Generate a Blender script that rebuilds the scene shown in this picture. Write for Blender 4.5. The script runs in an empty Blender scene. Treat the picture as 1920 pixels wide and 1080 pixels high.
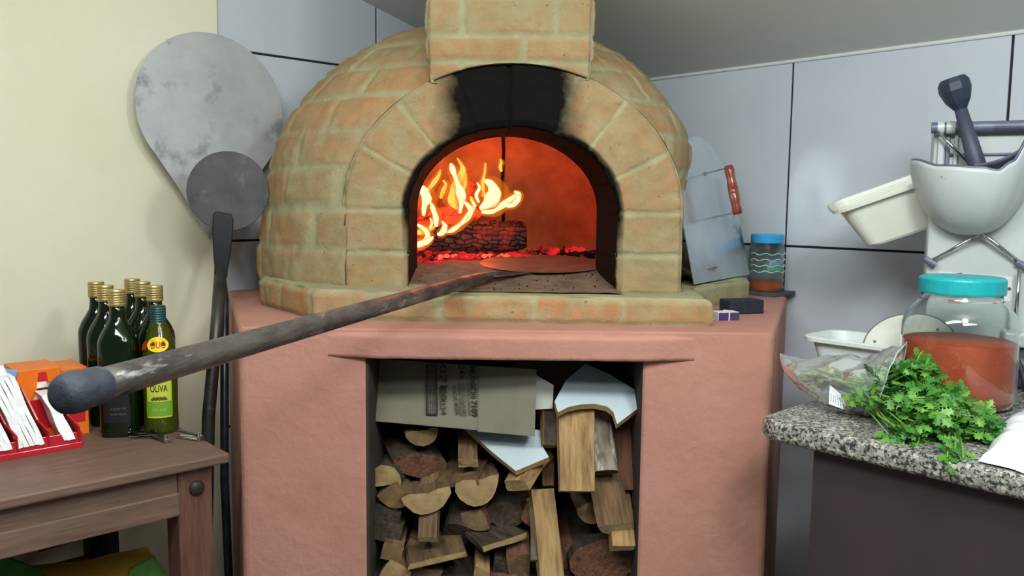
import bpy, bmesh, math, random
from math import sin, cos, pi, radians, sqrt, atan2, exp
from mathutils import Vector, Matrix, noise

random.seed(7)
SC = bpy.context.scene
COL = SC.collection

# ------------------------------------------------------------------ camera
H = 1.38                                   # eye height of the photographer
FPX = 1546.0
PITCH, ROLL, YAW = radians(5.73), radians(0.673), radians(47.13)
_F = Vector((0, cos(PITCH), -sin(PITCH)))
_U0 = Vector((0, sin(PITCH), cos(PITCH)))
_X0 = Vector((1, 0, 0))
_X = _X0 * cos(ROLL) + _U0 * sin(ROLL)
_U = _U0 * cos(ROLL) - _X0 * sin(ROLL)
EYE = Vector((0, 0, H))
cam_data = bpy.data.cameras.new('camera')
cam_data.sensor_width = 36.0
cam_data.lens = FPX / 1920 * 36.0
cam_data.clip_start = 0.02
cam = bpy.data.objects.new('camera', cam_data)
cam.matrix_world = Matrix(((_X.x, _U.x, -_F.x, 0), (_X.y, _U.y, -_F.y, 0), (_X.z, _U.z, -_F.z, H), (0, 0, 0, 1)))
COL.objects.link(cam)
SC.camera = cam

# ------------------------------------------------------------------ light and exposure
SC.view_settings.view_transform = 'Standard'
SC.view_settings.look = 'None'
SC.view_settings.gamma = 1.0
SC.view_settings.use_curve_mapping = False
SC.view_settings.exposure = 0.0
world = bpy.data.worlds.new('room_ambience')
SC.world = world
world.use_nodes = True
world.node_tree.nodes['Background'].inputs[0].default_value = (0.86, 0.95, 1.0, 1)
world.node_tree.nodes['Background'].inputs[1].default_value = 0.15


def area(name, loc, target, sx, sy, power, col):
    l = bpy.data.lights.new(name, 'AREA')
    l.shape = 'RECTANGLE'
    l.size, l.size_y, l.energy, l.color = sx, sy, power, col
    o = bpy.data.objects.new(name, l)
    o.location = loc
    o.rotation_euler = (Vector(target) - Vector(loc)).to_track_quat('-Z', 'Y').to_euler()
    COL.objects.link(o)
    return o


area('fluorescent_light', (-0.35, 0.35, 2.33), (-0.2, 1.5, 0.6), 1.25, 0.28, 28, (0.95, 1.0, 0.95))
area('fluorescent_light_rear', (0.65, -0.35, 2.36), (0.5, 1.6, 0.9), 1.1, 0.35, 22, (0.93, 1.0, 0.99))


def plight(name, loc, power, col, r):
    l = bpy.data.lights.new(name, 'POINT')
    l.energy, l.color, l.shadow_soft_size = power, col, r
    o = bpy.data.objects.new(name, l)
    o.location = loc
    COL.objects.link(o)


plight('firelight', (-0.16, 2.56, H + 0.06), 1.7, (1.0, 0.13, 0.03), 0.06)
plight('emberlight', (-0.10, 2.42, H - 0.07), 0.5, (1.0, 0.08, 0.02), 0.05)
plight('ceiling_fill', (0.62, 0.66, 2.0), 31.0, (0.94, 1.0, 0.98), 0.12)  # added fill without a fixture, brightens the ceiling and upper right wall

# ------------------------------------------------------------------ geometry helpers
UR = Vector((cos(YAW), -sin(YAW), 0))      # along the right wall, towards the camera
UL = Vector((-sin(YAW), -cos(YAW), 0))     # along the left wall, towards the camera
CORNER = Vector((0.107, 3.42, 0))
NR = Vector((-sin(YAW), -cos(YAW), 0))     # out of the right wall into the room
NL = Vector((cos(YAW), -sin(YAW), 0))      # out of the left wall into the room


def ray(x, y):
    return _F + _X * ((x - 960) / FPX) + _U * ((540 - y) / FPX)


def PY(x, y, Y):
    d = ray(x, y)
    return EYE + d * (Y / d.y)


def PZ(x, y, z):
    d = ray(x, y)
    return EYE + d * ((z - H) / d.z)


def PPl(x, y, p, n):
    d = ray(x, y)
    return EYE + d * ((Vector(p) - EYE).dot(n) / d.dot(n))


def rnd(a, b):
    return random.uniform(a, b)


def sm(a, b, x):
    t = max(0.0, min(1.0, (x - a) / (b - a)))
    return t * t * (3 - 2 * t)


def new_obj(name, me, parent=None, loc=None):
    o = bpy.data.objects.new(name, me)
    COL.objects.link(o)
    if parent:
        o.parent = parent
    if loc is not None:
        o.location = loc
    return o


def mesh(name, verts, faces, mats, parent=None, smooth=False, attrs=None, fm=None, loc=None):
    me = bpy.data.meshes.new(name)
    me.from_pydata([tuple(v) for v in verts], [], faces)
    if not isinstance(mats, (list, tuple)):
        mats = [mats]
    for m in mats:
        me.materials.append(m)
    if fm:
        me.polygons.foreach_set('material_index', fm)
    if smooth:
        me.polygons.foreach_set('use_smooth', [True] * len(me.polygons))
    for k, vals in (attrs or {}).items():
        a = me.attributes.new(k, 'FLOAT', 'POINT')
        a.data.foreach_set('value', vals)
    me.update()
    return new_obj(name, me, parent, loc)


def from_bm(name, bm, mats, parent=None, smooth=False, loc=None):
    me = bpy.data.meshes.new(name)
    bmesh.ops.recalc_face_normals(bm, faces=bm.faces)
    bm.to_mesh(me)
    bm.free()
    for m in (mats if isinstance(mats, (list, tuple)) else [mats]):
        me.materials.append(m)
    if smooth:
        me.polygons.foreach_set('use_smooth', [True] * len(me.polygons))
    return new_obj(name, me, parent, loc)


def bx(bm, c, s, rot=None, bev=0.0, seg=2, mi=0):
    t = bmesh.new()
    bmesh.ops.create_cube(t, size=1)
    bmesh.ops.scale(t, vec=Vector(s), verts=t.verts)
    if bev:
        bmesh.ops.bevel(t, geom=t.edges[:] + t.verts[:], offset=bev, segments=seg, profile=0.5, affect='EDGES')
    M = Matrix.Translation(Vector(c)) @ (rot.to_4x4() if rot else Matrix())
    add_bm(bm, t, M, mi)


def add_bm(bm, t, M=None, mi=0):
    t.verts.index_update()
    vs = [bm.verts.new((M @ v.co) if M else v.co) for v in t.verts]
    for f in t.faces:
        try:
            nf = bm.faces.new([vs[v.index] for v in f.verts])
            nf.material_index = mi
        except ValueError:
            pass
    t.free()


def frames(pts):
    out = []
    n = len(pts)
    prev = None
    for i in range(n):
        t = (pts[min(i + 1, n - 1)] - pts[max(i - 1, 0)]).normalized()
        if prev is None:
            a = Vector((0, 0, 1)) if abs(t.z) < 0.9 else Vector((1, 0, 0))
            u = t.cross(a).normalized()
        else:
            u = (prev - t * prev.dot(t)).normalized()
        prev = u
        out.append((u, t.cross(u)))
    return out


def tube(bm, pts, rad, n=10, cap=True, mi=0, flat=1.0):
    pts = [Vector(p) for p in pts]
    if not isinstance(rad, (list, tuple)):
        rad = [rad] * len(pts)
    fr = frames(pts)
    rings = []
    for p, r, (u, w) in zip(pts, rad, fr):
        rings.append([bm.verts.new(p + u * (r * cos(2 * pi * k / n)) + w * (r * flat * sin(2 * pi * k / n))) for k in range(n)])
    for a, b in zip(rings, rings[1:]):
        for k in range(n):
            f = bm.faces.new((a[k], a[(k + 1) % n], b[(k + 1) % n], b[k]))
            f.material_index = mi
    if cap:
        bm.faces.new(rings[0][::-1]).material_index = mi
        bm.faces.new(rings[-1]).material_index = mi


def lathe(bm, prof, n=32, M=None, mi=0, cap=True):
    M = M or Matrix()
    rings = []
    for r, z in prof:
        rings.append([bm.verts.new(M @ Vector((r * cos(2 * pi * k / n), r * sin(2 * pi * k / n), z))) for k in range(n)])
    for a, b in zip(rings, rings[1:]):
        for k in range(n):
            f = bm.faces.new((a[k], a[(k + 1) % n], b[(k + 1) % n], b[k]))
            f.material_index = mi
    if cap:
        if prof[0][0] > 1e-4:
            bm.faces.new(rings[0][::-1]).material_index = mi
        if prof[-1][0] > 1e-4:
            bm.faces.new(rings[-1]).material_index = mi


def prism(bm, poly, vec, mi=0):
    a = [bm.verts.new(Vector(p)) for p in poly]
    b = [bm.verts.new(Vector(p) + Vector(vec)) for p in poly]
    n = len(poly)
    bm.faces.new(a[::-1]).material_index = mi
    bm.faces.new(b).material_index = mi
    for k in range(n):
        bm.faces.new((a[k], a[(k + 1) % n], b[(k + 1) % n], b[k])).material_index = mi


def add_bevel(o, w, seg=2, ang=35):
    m = o.modifiers.new('bevel', 'BEVEL')
    m.width, m.segments, m.limit_method, m.angle_limit = w, seg, 'ANGLE', radians(ang)
    return o


def thing(name, label, cat, loc=(0, 0, 0), rotz=0.0, group=None):
    o = bpy.data.objects.new(name, None)
    o.empty_display_size = 0.05
    COL.objects.link(o)
    o.location = loc
    o.rotation_euler = (0, 0, rotz)
    return tag(o, label, cat, group)


def tag(o, label, cat, group=None, kind=None):
    o['label'] = label
    o['category'] = cat
    if group:
        o['group'] = group
    if kind:
        o['kind'] = kind
    return o


def struct(o):
    o['kind'] = 'structure'
    return o


# ------------------------------------------------------------------ materials
def lin(c):
    def f(v):
        v /= 255.0
        return v / 12.92 if v <= 0.04045 else ((v + 0.055) / 1.055) ** 2.4
    return (f(c[0]), f(c[1]), f(c[2]), 1.0)


def mat(name, c1, c2=None, rough=0.6, metal=0.0, scale=8.0, detail=6.0, bump=0.0, bscale=None, stretch=(1, 1, 1), lo=0.35, hi=0.65,
        c3=None, s3=3.0, lo3=0.55, hi3=0.7, trans=0.0, ior=1.45, emit=None, estr=0.0, alpha=1.0, coat=0.0, sss=0.0, r2=None):
    m = bpy.data.materials.new(name)
    m.use_nodes = True
    nt = m.node_tree
    N, L = nt.nodes, nt.links
    b = N['Principled BSDF']
    b.inputs['Roughness'].default_value = rough
    b.inputs['Metallic'].default_value = metal
    b.inputs['IOR'].default_value = ior
    b.inputs['Transmission Weight'].default_value = trans
    b.inputs['Alpha'].default_value = alpha
    b.inputs['Coat Weight'].default_value = coat
    if sss:
        b.inputs['Subsurface Weight'].default_value = sss
        b.inputs['Subsurface Radius'].default_value = (0.01, 0.006, 0.004)
        b.inputs['Subsurface Scale'].default_value = 1.0
    if emit:
        b.inputs['Emission Color'].default_value = emit
        b.inputs['Emission Strength'].default_value = estr
    b.inputs['Base Color'].default_value = lin(c1)
    if c2 is None and not bump:
        return m
    tc = N.new('ShaderNodeTexCoord')
    mp = N.new('ShaderNodeMapping')
    mp.inputs['Scale'].default_value = stretch
    L.new(tc.outputs['Object'], mp.inputs['Vector'])

    def ns(sc, det=detail, w=0.0):
        n = N.new('ShaderNodeTexNoise')
        n.inputs['Scale'].default_value = sc
        n.inputs['Detail'].default_value = det
        n.inputs['Roughness'].default_value = 0.62
        L.new(mp.outputs[0], n.inputs['Vector'])
        return n
    if c2 is not None:
        n = ns(scale)
        r = N.new('ShaderNodeValToRGB')
        r.color_ramp.elements[0].position, r.color_ramp.elements[1].position = lo, hi
        r.color_ramp.elements[0].color, r.color_ramp.elements[1].color = lin(c1), lin(c2)
        L.new(n.outputs['Fac'], r.inputs[0])
        out = r.outputs[0]
        if c3 is not None:
            n3 = ns(s3)
            r3 = N.new('ShaderNodeMapRange')
            r3.inputs[1].default_value, r3.inputs[2].default_value = lo3, hi3
            L.new(n3.outputs['Fac'], r3.inputs[0])
            mx = N.new('ShaderNodeMix')
            mx.data_type = 'RGBA'
            L.new(r3.outputs[0], mx.inputs[0])
            L.new(out, mx.inputs[6])
            mx.inputs[7].default_value = lin(c3)
            out = mx.outputs[2]
        L.new(out, b.inputs['Base Color'])
        if r2 is not None:
            mr = N.new('ShaderNodeMapRange')
            mr.inputs[1].default_value, mr.inputs[2].default_value = lo, hi
            mr.inputs[3].default_value, mr.inputs[4].default_value = rough, r2
            L.new(n.outputs['Fac'], mr.inputs[0])
            L.new(mr.outputs[0], b.inputs['Roughness'])
    if bump:
        nb = ns(bscale or scale)
        bp = N.new('ShaderNodeBump')
        bp.inputs['Strength'].default_value = 1.0
        bp.inputs['Distance'].default_value = bump
        L.new(nb.outputs['Fac'], bp.inputs['Height'])
        L.new(bp.outputs[0], b.inputs['Normal'])
    return m


def brick_mat(name):
    """fired clay bricks smeared with sandy mortar; 'mask' = brick or joint, 'tint' = the brick's own colour, 'soot' = smoke stain"""
    m = bpy.data.materials.new(name)
    m.use_nodes = True
    nt = m.node_tree
    N, L = nt.nodes, nt.links
    b = N['Principled BSDF']
    b.inputs['Roughness'].default_value = 0.92
    b.inputs['Specular IOR Level'].default_value = 0.15

    def att(n):
        a = N.new('ShaderNodeAttribute')
        a.attribute_name = n
        return a.outputs['Fac']

    def noi(sc, det=8, rg=0.62):
        n = N.new('ShaderNodeTexNoise')
        n.inputs['Scale'].default_value = sc
        n.inputs['Detail'].default_value = det
        n.inputs['Roughness'].default_value = rg
        tc = N.new('ShaderNodeTexCoord')
        L.new(tc.outputs['Object'], n.inputs['Vector'])
        return n.outputs['Fac']

    def mth(op, a, c, d=None):
        n = N.new('ShaderNodeMath')
        n.operation = op
        for i, v in enumerate((a, c, d)):
            if v is None:
                continue
            if isinstance(v, (int, float)):
                n.inputs[i].default_value = v
            else:
                L.new(v, n.inputs[i])
        return n.outputs[0]

    def rng(v, a, c, d=0.0, e=1.0):
        n = N.new('ShaderNodeMapRange')
        n.inputs[1].default_value, n.inputs[2].default_value, n.inputs[3].default_value, n.inputs[4].default_value = a, c, d, e
        L.new(v, n.inputs[0])
        return n.outputs[0]

    def mix(f, a, c):
        n = N.new('ShaderNodeMix')
        n.data_type = 'RGBA'
        if isinstance(f, float):
            n.inputs[0].default_value = f
        else:
            L.new(f, n.inputs[0])
        for i, v in ((6, a), (7, c)):
            if isinstance(v, tuple):
                n.inputs[i].default_value = v
            else:
                L.new(v, n.inputs[i])
        return n.outputs[2]
    mort = mix(rng(noi(9), 0.35, 0.65), lin((168, 163, 127)), lin((149, 143, 112)))
    mort = mix(rng(noi(60, 3), 0.62, 0.75, 0, 0.5), mort, lin((204, 196, 156)))
    br = mix(att('tint'), lin((158, 134, 100)), lin((178, 124, 84)))
    br = mix(rng(noi(22), 0.45, 0.65), br, lin((150, 126, 90)))
    smear = rng(noi(13, 9, 0.75), 0.42, 0.62)                     # mortar wiped over the brick
    fac = mth('MULTIPLY', att('mask'), mth('SUBTRACT', 1.0, mth('MULTIPLY', smear, 0.66)))
    col = mix(fac, mort, br)
    col = mix(rng(noi(75, 2), 0.70, 0.74, 0, 0.7), col, lin((92, 84, 62)))      # small pits
    so = att('soot')
    so = rng(mth('ADD', so, mth('MULTIPLY', mth('SUBTRACT', noi(14), 0.5), 0.7)), 0.25, 0.8)
    # heavy soot keeps its full depth
    so = mth('MULTIPLY', so, rng(att('soot'), 0.02, 0.2))
    col = mix(so, col, lin((17, 15, 15)))
    L.new(col, b.inputs['Base Color'])
    bp = N.new('ShaderNodeBump')
    bp.inputs['Distance'].default_value = 0.004
    bp.inputs['Strength'].default_value = 0.8
    L.new(mth('ADD', noi(45, 8, 0.7), mth('MULTIPLY', noi(160, 3), 0.35)), bp.inputs['Height'])
    L.new(bp.outputs[0], b.inputs['Normal'])
    return m


M_TILE = mat('glazed_tile', (206, 212, 222), (198, 205, 216), rough=0.22, scale=2.0, bump=0.0012, bscale=14)
M_GROUT = mat('dark_grout', (30, 32, 36), rough=0.8)
M_CREAM = mat('cream_paint', (236, 232, 208), (230, 226, 200), rough=0.6, scale=3, bump=0.0015, bscale=18)
M_CEIL = mat('ceiling_paint', (238, 240, 234), (232, 234, 228), rough=0.8, scale=2)
M_FLOOR = mat('floor_tile', (130, 122, 112), (112, 104, 96), rough=0.5, scale=4)
M_PINK = mat('salmon_render', (184, 132, 118), (176, 124, 108), rough=0.75, scale=4, bump=0.004, bscale=26, c3=(168, 118, 104), s3=9, lo3=0.5, hi3=0.9)
M_BRICK = brick_mat('smeared_brick')
M_MORTAR = mat('mortar', (188, 178, 138), (160, 148, 112), rough=0.95, scale=14, bump=0.006, bscale=40)
M_INNER = mat('fired_plaster', (222, 176, 150), (190, 140, 112), rough=0.95, scale=10, bump=0.002, bscale=40)
M_HEARTH = mat('hearth_tile', (128, 112, 92), (96, 80, 66), rough=0.9, scale=24, bump=0.003, bscale=60, c3=(60, 48, 40), s3=40, lo3=0.62, hi3=0.7)
M_PLASTER = mat('rough_plaster', (150, 144, 130), (120, 116, 104), rough=0.95, scale=18, bump=0.004, bscale=50)
M_SOOT = mat('soot', (24, 21, 20), rough=0.95)

# ------------------------------------------------------------------ the room


def ceil_z(p):
    d = (Vector((p[0], p[1], 0)) - CORNER).dot(NR)
    return H + 0.457 + 0.26 * d


def wall_tiles(name, along, nrm, t_lines, t0, t1, ztop):
    """tiles with open dark joints between them, on a dark backing"""
    bm = bmesh.new()
    g = 0.0035
    zs = [0.0] + [z for z in (H - 0.122 - 0.574 * 2, H - 0.122 - 0.574, H - 0.118, H + 0.454, H + 1.028, H + 1.6) if z > 0.02]
    ts = [t0] + [t for t in t_lines if t0 + 0.02 < t < t1 - 0.02] + [t1]
    rot = Matrix((along, nrm, Vector((0, 0, 1)))).transposed()
    for za, zb in zip(zs, zs[1:]):
        zb = min(zb, ztop)
        if zb - za < 0.03:
            continue
        for ta, tb in zip(ts, ts[1:]):
            c = CORNER + along * ((ta + tb) / 2) + nrm * (-0.004) + Vector((0, 0, (za + zb) / 2))
            bx(bm, c, (tb - ta - 2 * g, 0.010, zb - za - 2 * g), rot, bev=0.0012, seg=1, mi=0)
    c = CORNER + along * ((t0 + t1) / 2) + nrm * (-0.03) + Vector((0, 0, ztop / 2))
    bx(bm, c, (t1 - t0, 0.05, ztop), rot, mi=1)
    return struct(from_bm(name, bm, [M_TILE, M_GROUT]))


wall_tiles('wall_right', UR, NR, [0.503, 1.109, 1.715, 2.321, 2.927, 3.533], 0.0, 4.0, H + 0.457)
wall_tiles('wall_back', UL, NL, [0.185, 0.791], 0.0, 1.352, H + 1.2)
bm = bmesh.new()
rotL = Matrix((UL, NL, Vector((0, 0, 1)))).transposed()
bx(bm, CORNER + UL * (1.352 + 1.6) + NL * (-0.02) + Vector((0, 0, 1.35)), (3.2, 0.07, 2.7), rotL, bev=0.003, seg=1)
struct(from_bm('wall_left', bm, M_CREAM))
bm = bmesh.new()
fl = [CORNER + UR * a + UL * b for a, b in ((-0.1, -0.1), (4.2, -0.1), (4.2, 4.6), (-0.1, 4.6))]
prism(bm, [p + Vector((0, 0, -0.05)) for p in fl], (0, 0, 0.05))
struct(from_bm('floor', bm, M_FLOOR))
bm = bmesh.new()
cl = [CORNER + UR * a + UL * b for a, b in ((-0.1, 0.0), (4.2, 0.0), (4.2, 2.7), (-0.1, 2.7))]
prism(bm, [Vector((p.x, p.y, ceil_z(p))) for p in cl], (0, 0, 0.06))
struct(from_bm('ceiling', bm, M_CEIL))
bm = bmesh.new()
tube(bm, [CORNER + NR * 0.003 + UR * t + Vector((0, 0, H + 0.4525)) for t in (0.0, 1.5, 3.0, 4.0)], 0.0055, 8)
struct(from_bm('trim_1', bm, mat('white_caulk', (225, 228, 228), rough=0.5)))
# ------------------------------------------------------------------ the oven
ZP = H - 0.268        # top of the pedestal
ZH = H - 0.203        # hearth at the mouth
ZI = H - 0.165        # hearth deep inside
oven = thing('wood_fired_oven', 'domed brick oven on a salmon pink rendered pedestal in the tiled corner', 'oven', (0, 2.4, 0))
OV = Vector((0, 2.4, 0))


def hsh(a, b=0, c=0):
    v = sin(a * 127.1 + b * 311.7 + c * 74.7) * 43758.5453
    return v - math.floor(v)


def nz(p, s):
    return noise.noise(Vector(p) * s)


def joint(d, p, w=0.008):
    d += nz(p, 38) * 0.004 + nz(p, 11) * 0.003
    return sm(w * 0.35, w * 1.25, d)


# pedestal: solid block with the wood niche cut out of its front
FL_, FR_ = Vector((-0.589, 1.76, 0)), Vector((0.567, 1.76, 0))
BL_, BR_ = Vector((-0.868, 2.50, 0)), Vector((0.866, 2.58, 0))
bm = bmesh.new()
poly = [FL_, FR_, BR_, CORNER + Vector((0, -0.02, 0)), BL_]
poly = [p - OV for p in poly]
prism(bm, poly, (0, 0, ZP))
ped = from_bm('pedestal', bm, M_PINK, oven)
NX0, NX1, NZ0, NZ1, NY1 = -0.309, 0.285, H - 0.86, H - 0.327, 2.58
bm = bmesh.new()
bx(bm, ((NX0 + NX1) / 2, (1.5 + NY1) / 2 - 2.4, (NZ0 + NZ1) / 2), (NX1 - NX0, NY1 - 1.5, NZ1 - NZ0))
cut = from_bm('niche_cutter', bm, M_PINK, oven)
bo = ped.modifiers.new('niche', 'BOOLEAN')
bo.object, bo.operation, bo.solver = cut, 'DIFFERENCE', 'EXACT'
bpy.context.view_layer.update()
dg = bpy.context.evaluated_depsgraph_get()
me = bpy.data.meshes.new_from_object(ped.evaluated_get(dg))
ped.modifiers.clear()
ped.data = me
me.materials.append(mat('niche_dark', (66, 58, 54), (52, 46, 42), rough=0.95, scale=8))  # darker grey-brown on the faces inside the niche
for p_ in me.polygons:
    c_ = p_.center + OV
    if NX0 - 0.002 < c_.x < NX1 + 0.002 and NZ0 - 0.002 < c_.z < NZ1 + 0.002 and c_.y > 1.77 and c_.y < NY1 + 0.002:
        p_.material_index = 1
bpy.data.objects.remove(cut)
add_bevel(ped, 0.012, 3, 30)

# the render swells out over the opening like a shallow lintel
vs, fs = [], []
nu, nv = 60, 12
for j in range(nv + 1):
    for i in range(nu + 1):
        x = -0.415 + 0.83 * i / nu
        u = abs(2 * i / nu - 1)
        pr = 0.020 * (1 - sm(0.62, 1.0, u))
        v = j / nv
        # v: underside back -> underside front -> up the face
        if j <= 2:
            y, z = 1.766 - pr * (j / 2) - 0.006, -0.003
        else:
            k = (j - 2) / (nv - 2)
            y = 1.760 - pr * (1 - sm(0.72, 1, k) ** 1.5) + 0.012 * sm(0.8, 1, k)
            z = -0.003 + 0.0605 * k ** 0.9
        if j == 0:
            y = 1.790
        vs.append(Vector((x, y + 0.0008, NZ1 + z + 0.001 * nz((x, y, 0), 20))) - OV)
for j in range(nv):
    for i in range(nu):
        a = j * (nu + 1) + i
        fs.append((a, a + 1, a + nu + 2, a + nu + 1))
mesh('lintel', vs, fs, M_PINK, oven, smooth=True)

# brick ledge the dome stands on
LP = [Vector((0.455, 1.852, 0)), Vector((-0.10, 1.868, 0)), Vector((-0.453, 1.88, 0)), Vector((-0.657, 2.146, 0)), Vector((-0.745, 2.46, 0)),
      Vector((-0.40, 2.85, 0)), Vector((0.10, 3.12, 0)), Vector((0.50, 2.85, 0)), Vector((0.69, 2.62, 0)), Vector((0.70, 2.42, 0)), Vector((0.475, 2.14, 0))]
LT = [0.060, 0.063, 0.070, 0.072, 0.072, 0.07, 0.07, 0.066, 0.062, 0.062, 0.060]
vs, fs, mk, tn, so = [], [], [], [], []
n = len(LP)
per = []
s = 0
joints_s = [0.0, 0.205, 0.405, 0.62, 0.78, 0.93, 1.11, 1.22, 1.40, 1.6, 1.8, 2.0, 2.2]
for i in range(n):
    a, b = LP[i], LP[(i + 1) % n]
    k = max(2, int((b - a).length / 0.010))
    for q in range(k):
        per.append((a.lerp(b, q / k), LT[i] + (LT[(i + 1) % n] - LT[i]) * q / k, s + (b - a).length * q / k, i))
    s += (b - a).length
m_ = len(per)
cen = Vector((0, 2.4, 0))
nv = 12
for j in range(nv + 1):
    for (p, h, sl, seg) in per:
        v = j / nv
        nearest = min(range(len(joints_s)), key=lambda q: abs(sl - joints_s[q]))
        d = min(abs(sl - joints_s[nearest]), (v * h) - 0.0, (1 - v) * h + 0.004)
        w = joint(d, (p.x, p.y, v * h), 0.010)
        brick = sum(1 for q in joints_s if q < sl)
        plain = seg in (9, 10, 8, 7)
        if plain:
            w = 0
        out = (p - cen).normalized()
        rr = -0.010 * (sm(0.85, 1.0, v)) + 0.004 * w + 0.004 * nz((p.x * 1, p.y, v * h), 16) - 0.004 * sm(0.2, 0.0, v)
        vs.append(p + out * rr + Vector((0, 0, ZP + v * h - 0.001)) - OV)
        mk.append(w)
        tn.append(0.25 + 1.2 * hsh(brick, 3) if not plain else 0)
        so.append(0.0)
for j in range(nv):
    for i in range(m_):
        a, b = j * m_ + i, j * m_ + (i + 1) % m_
        fs.append((a, b, b + m_, a + m_))
# top surface in shrinking rings
base = nv * m_
prev = [base + i for i in range(m_)]
for r_ in (0.985, 0.96, 0.9, 0.8, 0.6, 0.3):
    cur = []
    for (p, h, sl, seg) in per:
        q = cen + (p - cen) * r_
        cur.append(len(vs))
        vs.append(Vector((q.x, q.y, ZP + h + 0.002 * nz((q.x, q.y, 1), 14))) - OV)
        mk.append(0.0), tn.append(0.0), so.append(0.0)
    for i in range(m_):
        fs.append((prev[i], prev[(i + 1) % m_], cur[(i + 1) % m_], cur[i]))
    prev = cur
fs.append(tuple(prev))
mesh('brick_ledge', vs, fs, M_BRICK, oven, smooth=True, attrs={'mask': mk, 'tint': tn, 'soot': so})

# facade arch: jamb bricks and a ring of voussoirs, swept round the mouth
A_IN, B_IN, ZS = 0.256, 0.205, H - 0.015
CX = 0.0


def ring(s):
    """s in [0,1]: left jamb up, over the crown, right jamb down -> (x, z, nx, nz, arclen, code)"""
    j = 0.20
    arc = 0.727
    tot = 2 * j + arc
    L = s * tot
    if L < j:
        return CX - A_IN, ZS - j + L, -1.0, 0.0, L
    if L > j + arc:
        return CX + A_IN, ZS - (L - j - arc), 1.0, 0.0, L
    th = pi * (1 - (L - j) / arc)
    x, z = A_IN * cos(th), B_IN * sin(th)
    nx, nz_ = cos(th) / A_IN, sin(th) / B_IN
    q = sqrt(nx * nx + nz_ * nz_)
    return CX + x, ZS + z, nx / q, nz_ / q, L


def thick(s):
    t = abs(s * 2 - 1)
    return 0.150 + 0.008 * sm(0.2, 0.7, t)


J = 0.20
ARC = 0.727
jl = [0.0, 0.098, J] + [J + ARC * q / 8 + o_ for q, o_ in ((1, 0.004), (2, -0.003), (3, 0.003), (4, -0.010), (5, 0.004), (6, -0.004), (7, 0.002), (8, 0))] + [J + ARC + 0.102, J + ARC + 0.2]
YF = 2.0
ns = 360
rows = []           # (radial 0..1, y)
for y in (2.235, 2.19, 2.14, 2.09, 2.05, 2.02, 2.008):
    rows.append((0.0, y))
for k in range(36):
    rows.append((0.004 + 0.996 * k / 35, YF))
for y in (2.008, 2.03, 2.07, 2.15, 2.3):
    rows.append((1.0, y))
vs, fs, mk, tn, so = [], [], [], [], []
for (r_, y) in rows:
    for i in range(ns + 1):
        s = i / ns
        x, z, ax, az, L = ring(s)
        th = thick(s)
        rr = r_ * th
        px, pz = x + ax * rr, z + az * rr
        if r_ == 0.0:                       # the throat narrows inward
            kk = sm(YF, 2.235, y)
            px = px * (1 - 0.055 * kk) - 0.016 * kk
            pz = pz - 0.008 * kk * sm(ZS, ZS + 0.2, pz)
        # the jambs widen a little into the dome on the outside
        jd = min(abs(L - q) for q in jl)
        sc = 1 + (0.55 * r_ if J < L < J + ARC else 0)
        d = jd * sc
        front = abs(y - YF) < 1e-6
        d = min(d, (1 - r_) * th + 0.002) if front else (d if r_ < 0.5 else 0.0)
        w = joint(d, (px, y, pz), 0.0075)
        bi = sum(1 for q in jl if q < L)
        crack = 1 - sm(0.001, 0.0045, abs(L - (J + ARC / 2 - 0.010) + 0.003 * nz((px, y, pz), 20)))
        off = 0.004 * w + 0.005 * nz((px, y, pz), 14) + 0.0025 * nz((px, y, pz), 40) - 0.010 * crack
        edge = 0.0
        if front:
            off -= 0.012 * sm(0.09, 0.0, r_) + 0.012 * sm(0.92, 1.0, r_)
        yy = y - (off if front else 0)
        io = 0.0 if (front and r_ > 0.05) else -0.5 * off
        if r_ >= 1.0 and not front:
            io = 0.0
        vs.append(Vector((px - ax * io, yy, pz - az * io)) - OV)
        mk.append(w)
        tn.append(0.8 * hsh(bi, 7) - 0.1)
        if front:
            top = sm(-0.255, -0.095, px) * sm(0.215, 0.075, px) * sm(ZS + 0.02, ZS + 0.14, pz)
            lip = sm(0.14, 0.02, r_) * (0.35 + 0.65 * sm(ZS - 0.15, ZS + 0.03, pz))
            tn[-1] *= 0.6
            so.append(max(top * 0.95, lip * 0.9, crack))
        elif r_ < 0.5:
            so.append(0.80 + 0.4 * sm(ZH - 0.02, ZS - 0.06, pz) if px > 0 else 0.9 + 0.3 * sm(ZH, ZS, pz))
        else:
            so.append(0.0)
for j in range(len(rows) - 1):
    for i in range(ns):
        a = j * (ns + 1) + i
        fs.append((a, a + 1, a + ns + 2, a + ns + 1))
mesh('mouth_arch', vs, fs, M_BRICK, oven, smooth=True, attrs={'mask': mk, 'tint': tn, 'soot': so})


def outer_z(x):
    u = min(1.0, abs(x - CX) / 0.412)
    return ZS + 0.353 * sqrt(max(0.0, 1 - u * u))


# dome of brick courses
CD = Vector((-0.05, 2.42, 0))
ZD = ZP + 0.055
PROF = [(0.0, 1.0), (0.08, 1.0), (0.18, 0.985), (0.30, 0.95), (0.38, 0.915), (0.437, 0.875), (0.50, 0.80), (0.565, 0.71), (0.62, 0.60), (0.665, 0.46), (0.695, 0.32), (0.715, 0.15), (0.72, 0.001)]


def prof_r(h):
    for (h0, r0), (h1, r1) in zip(PROF, PROF[1:]):
        if h <= h1:
            return r0 + (r1 - r0) * (h - h0) / (h1 - h0)
    return 0.0


sl = [0.0]
PL = []
for k in range(400):
    t = k / 399
    h = 0.72 * (1 - (1 - t) ** 1.8)
    PL.append((h, prof_r(h)))
acc = [0.0]
for a, b in zip(PL, PL[1:]):
    acc.append(acc[-1] + sqrt((b[0] - a[0]) ** 2 + (0.62 * (b[1] - a[1])) ** 2))
TOT = acc[-1]


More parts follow.
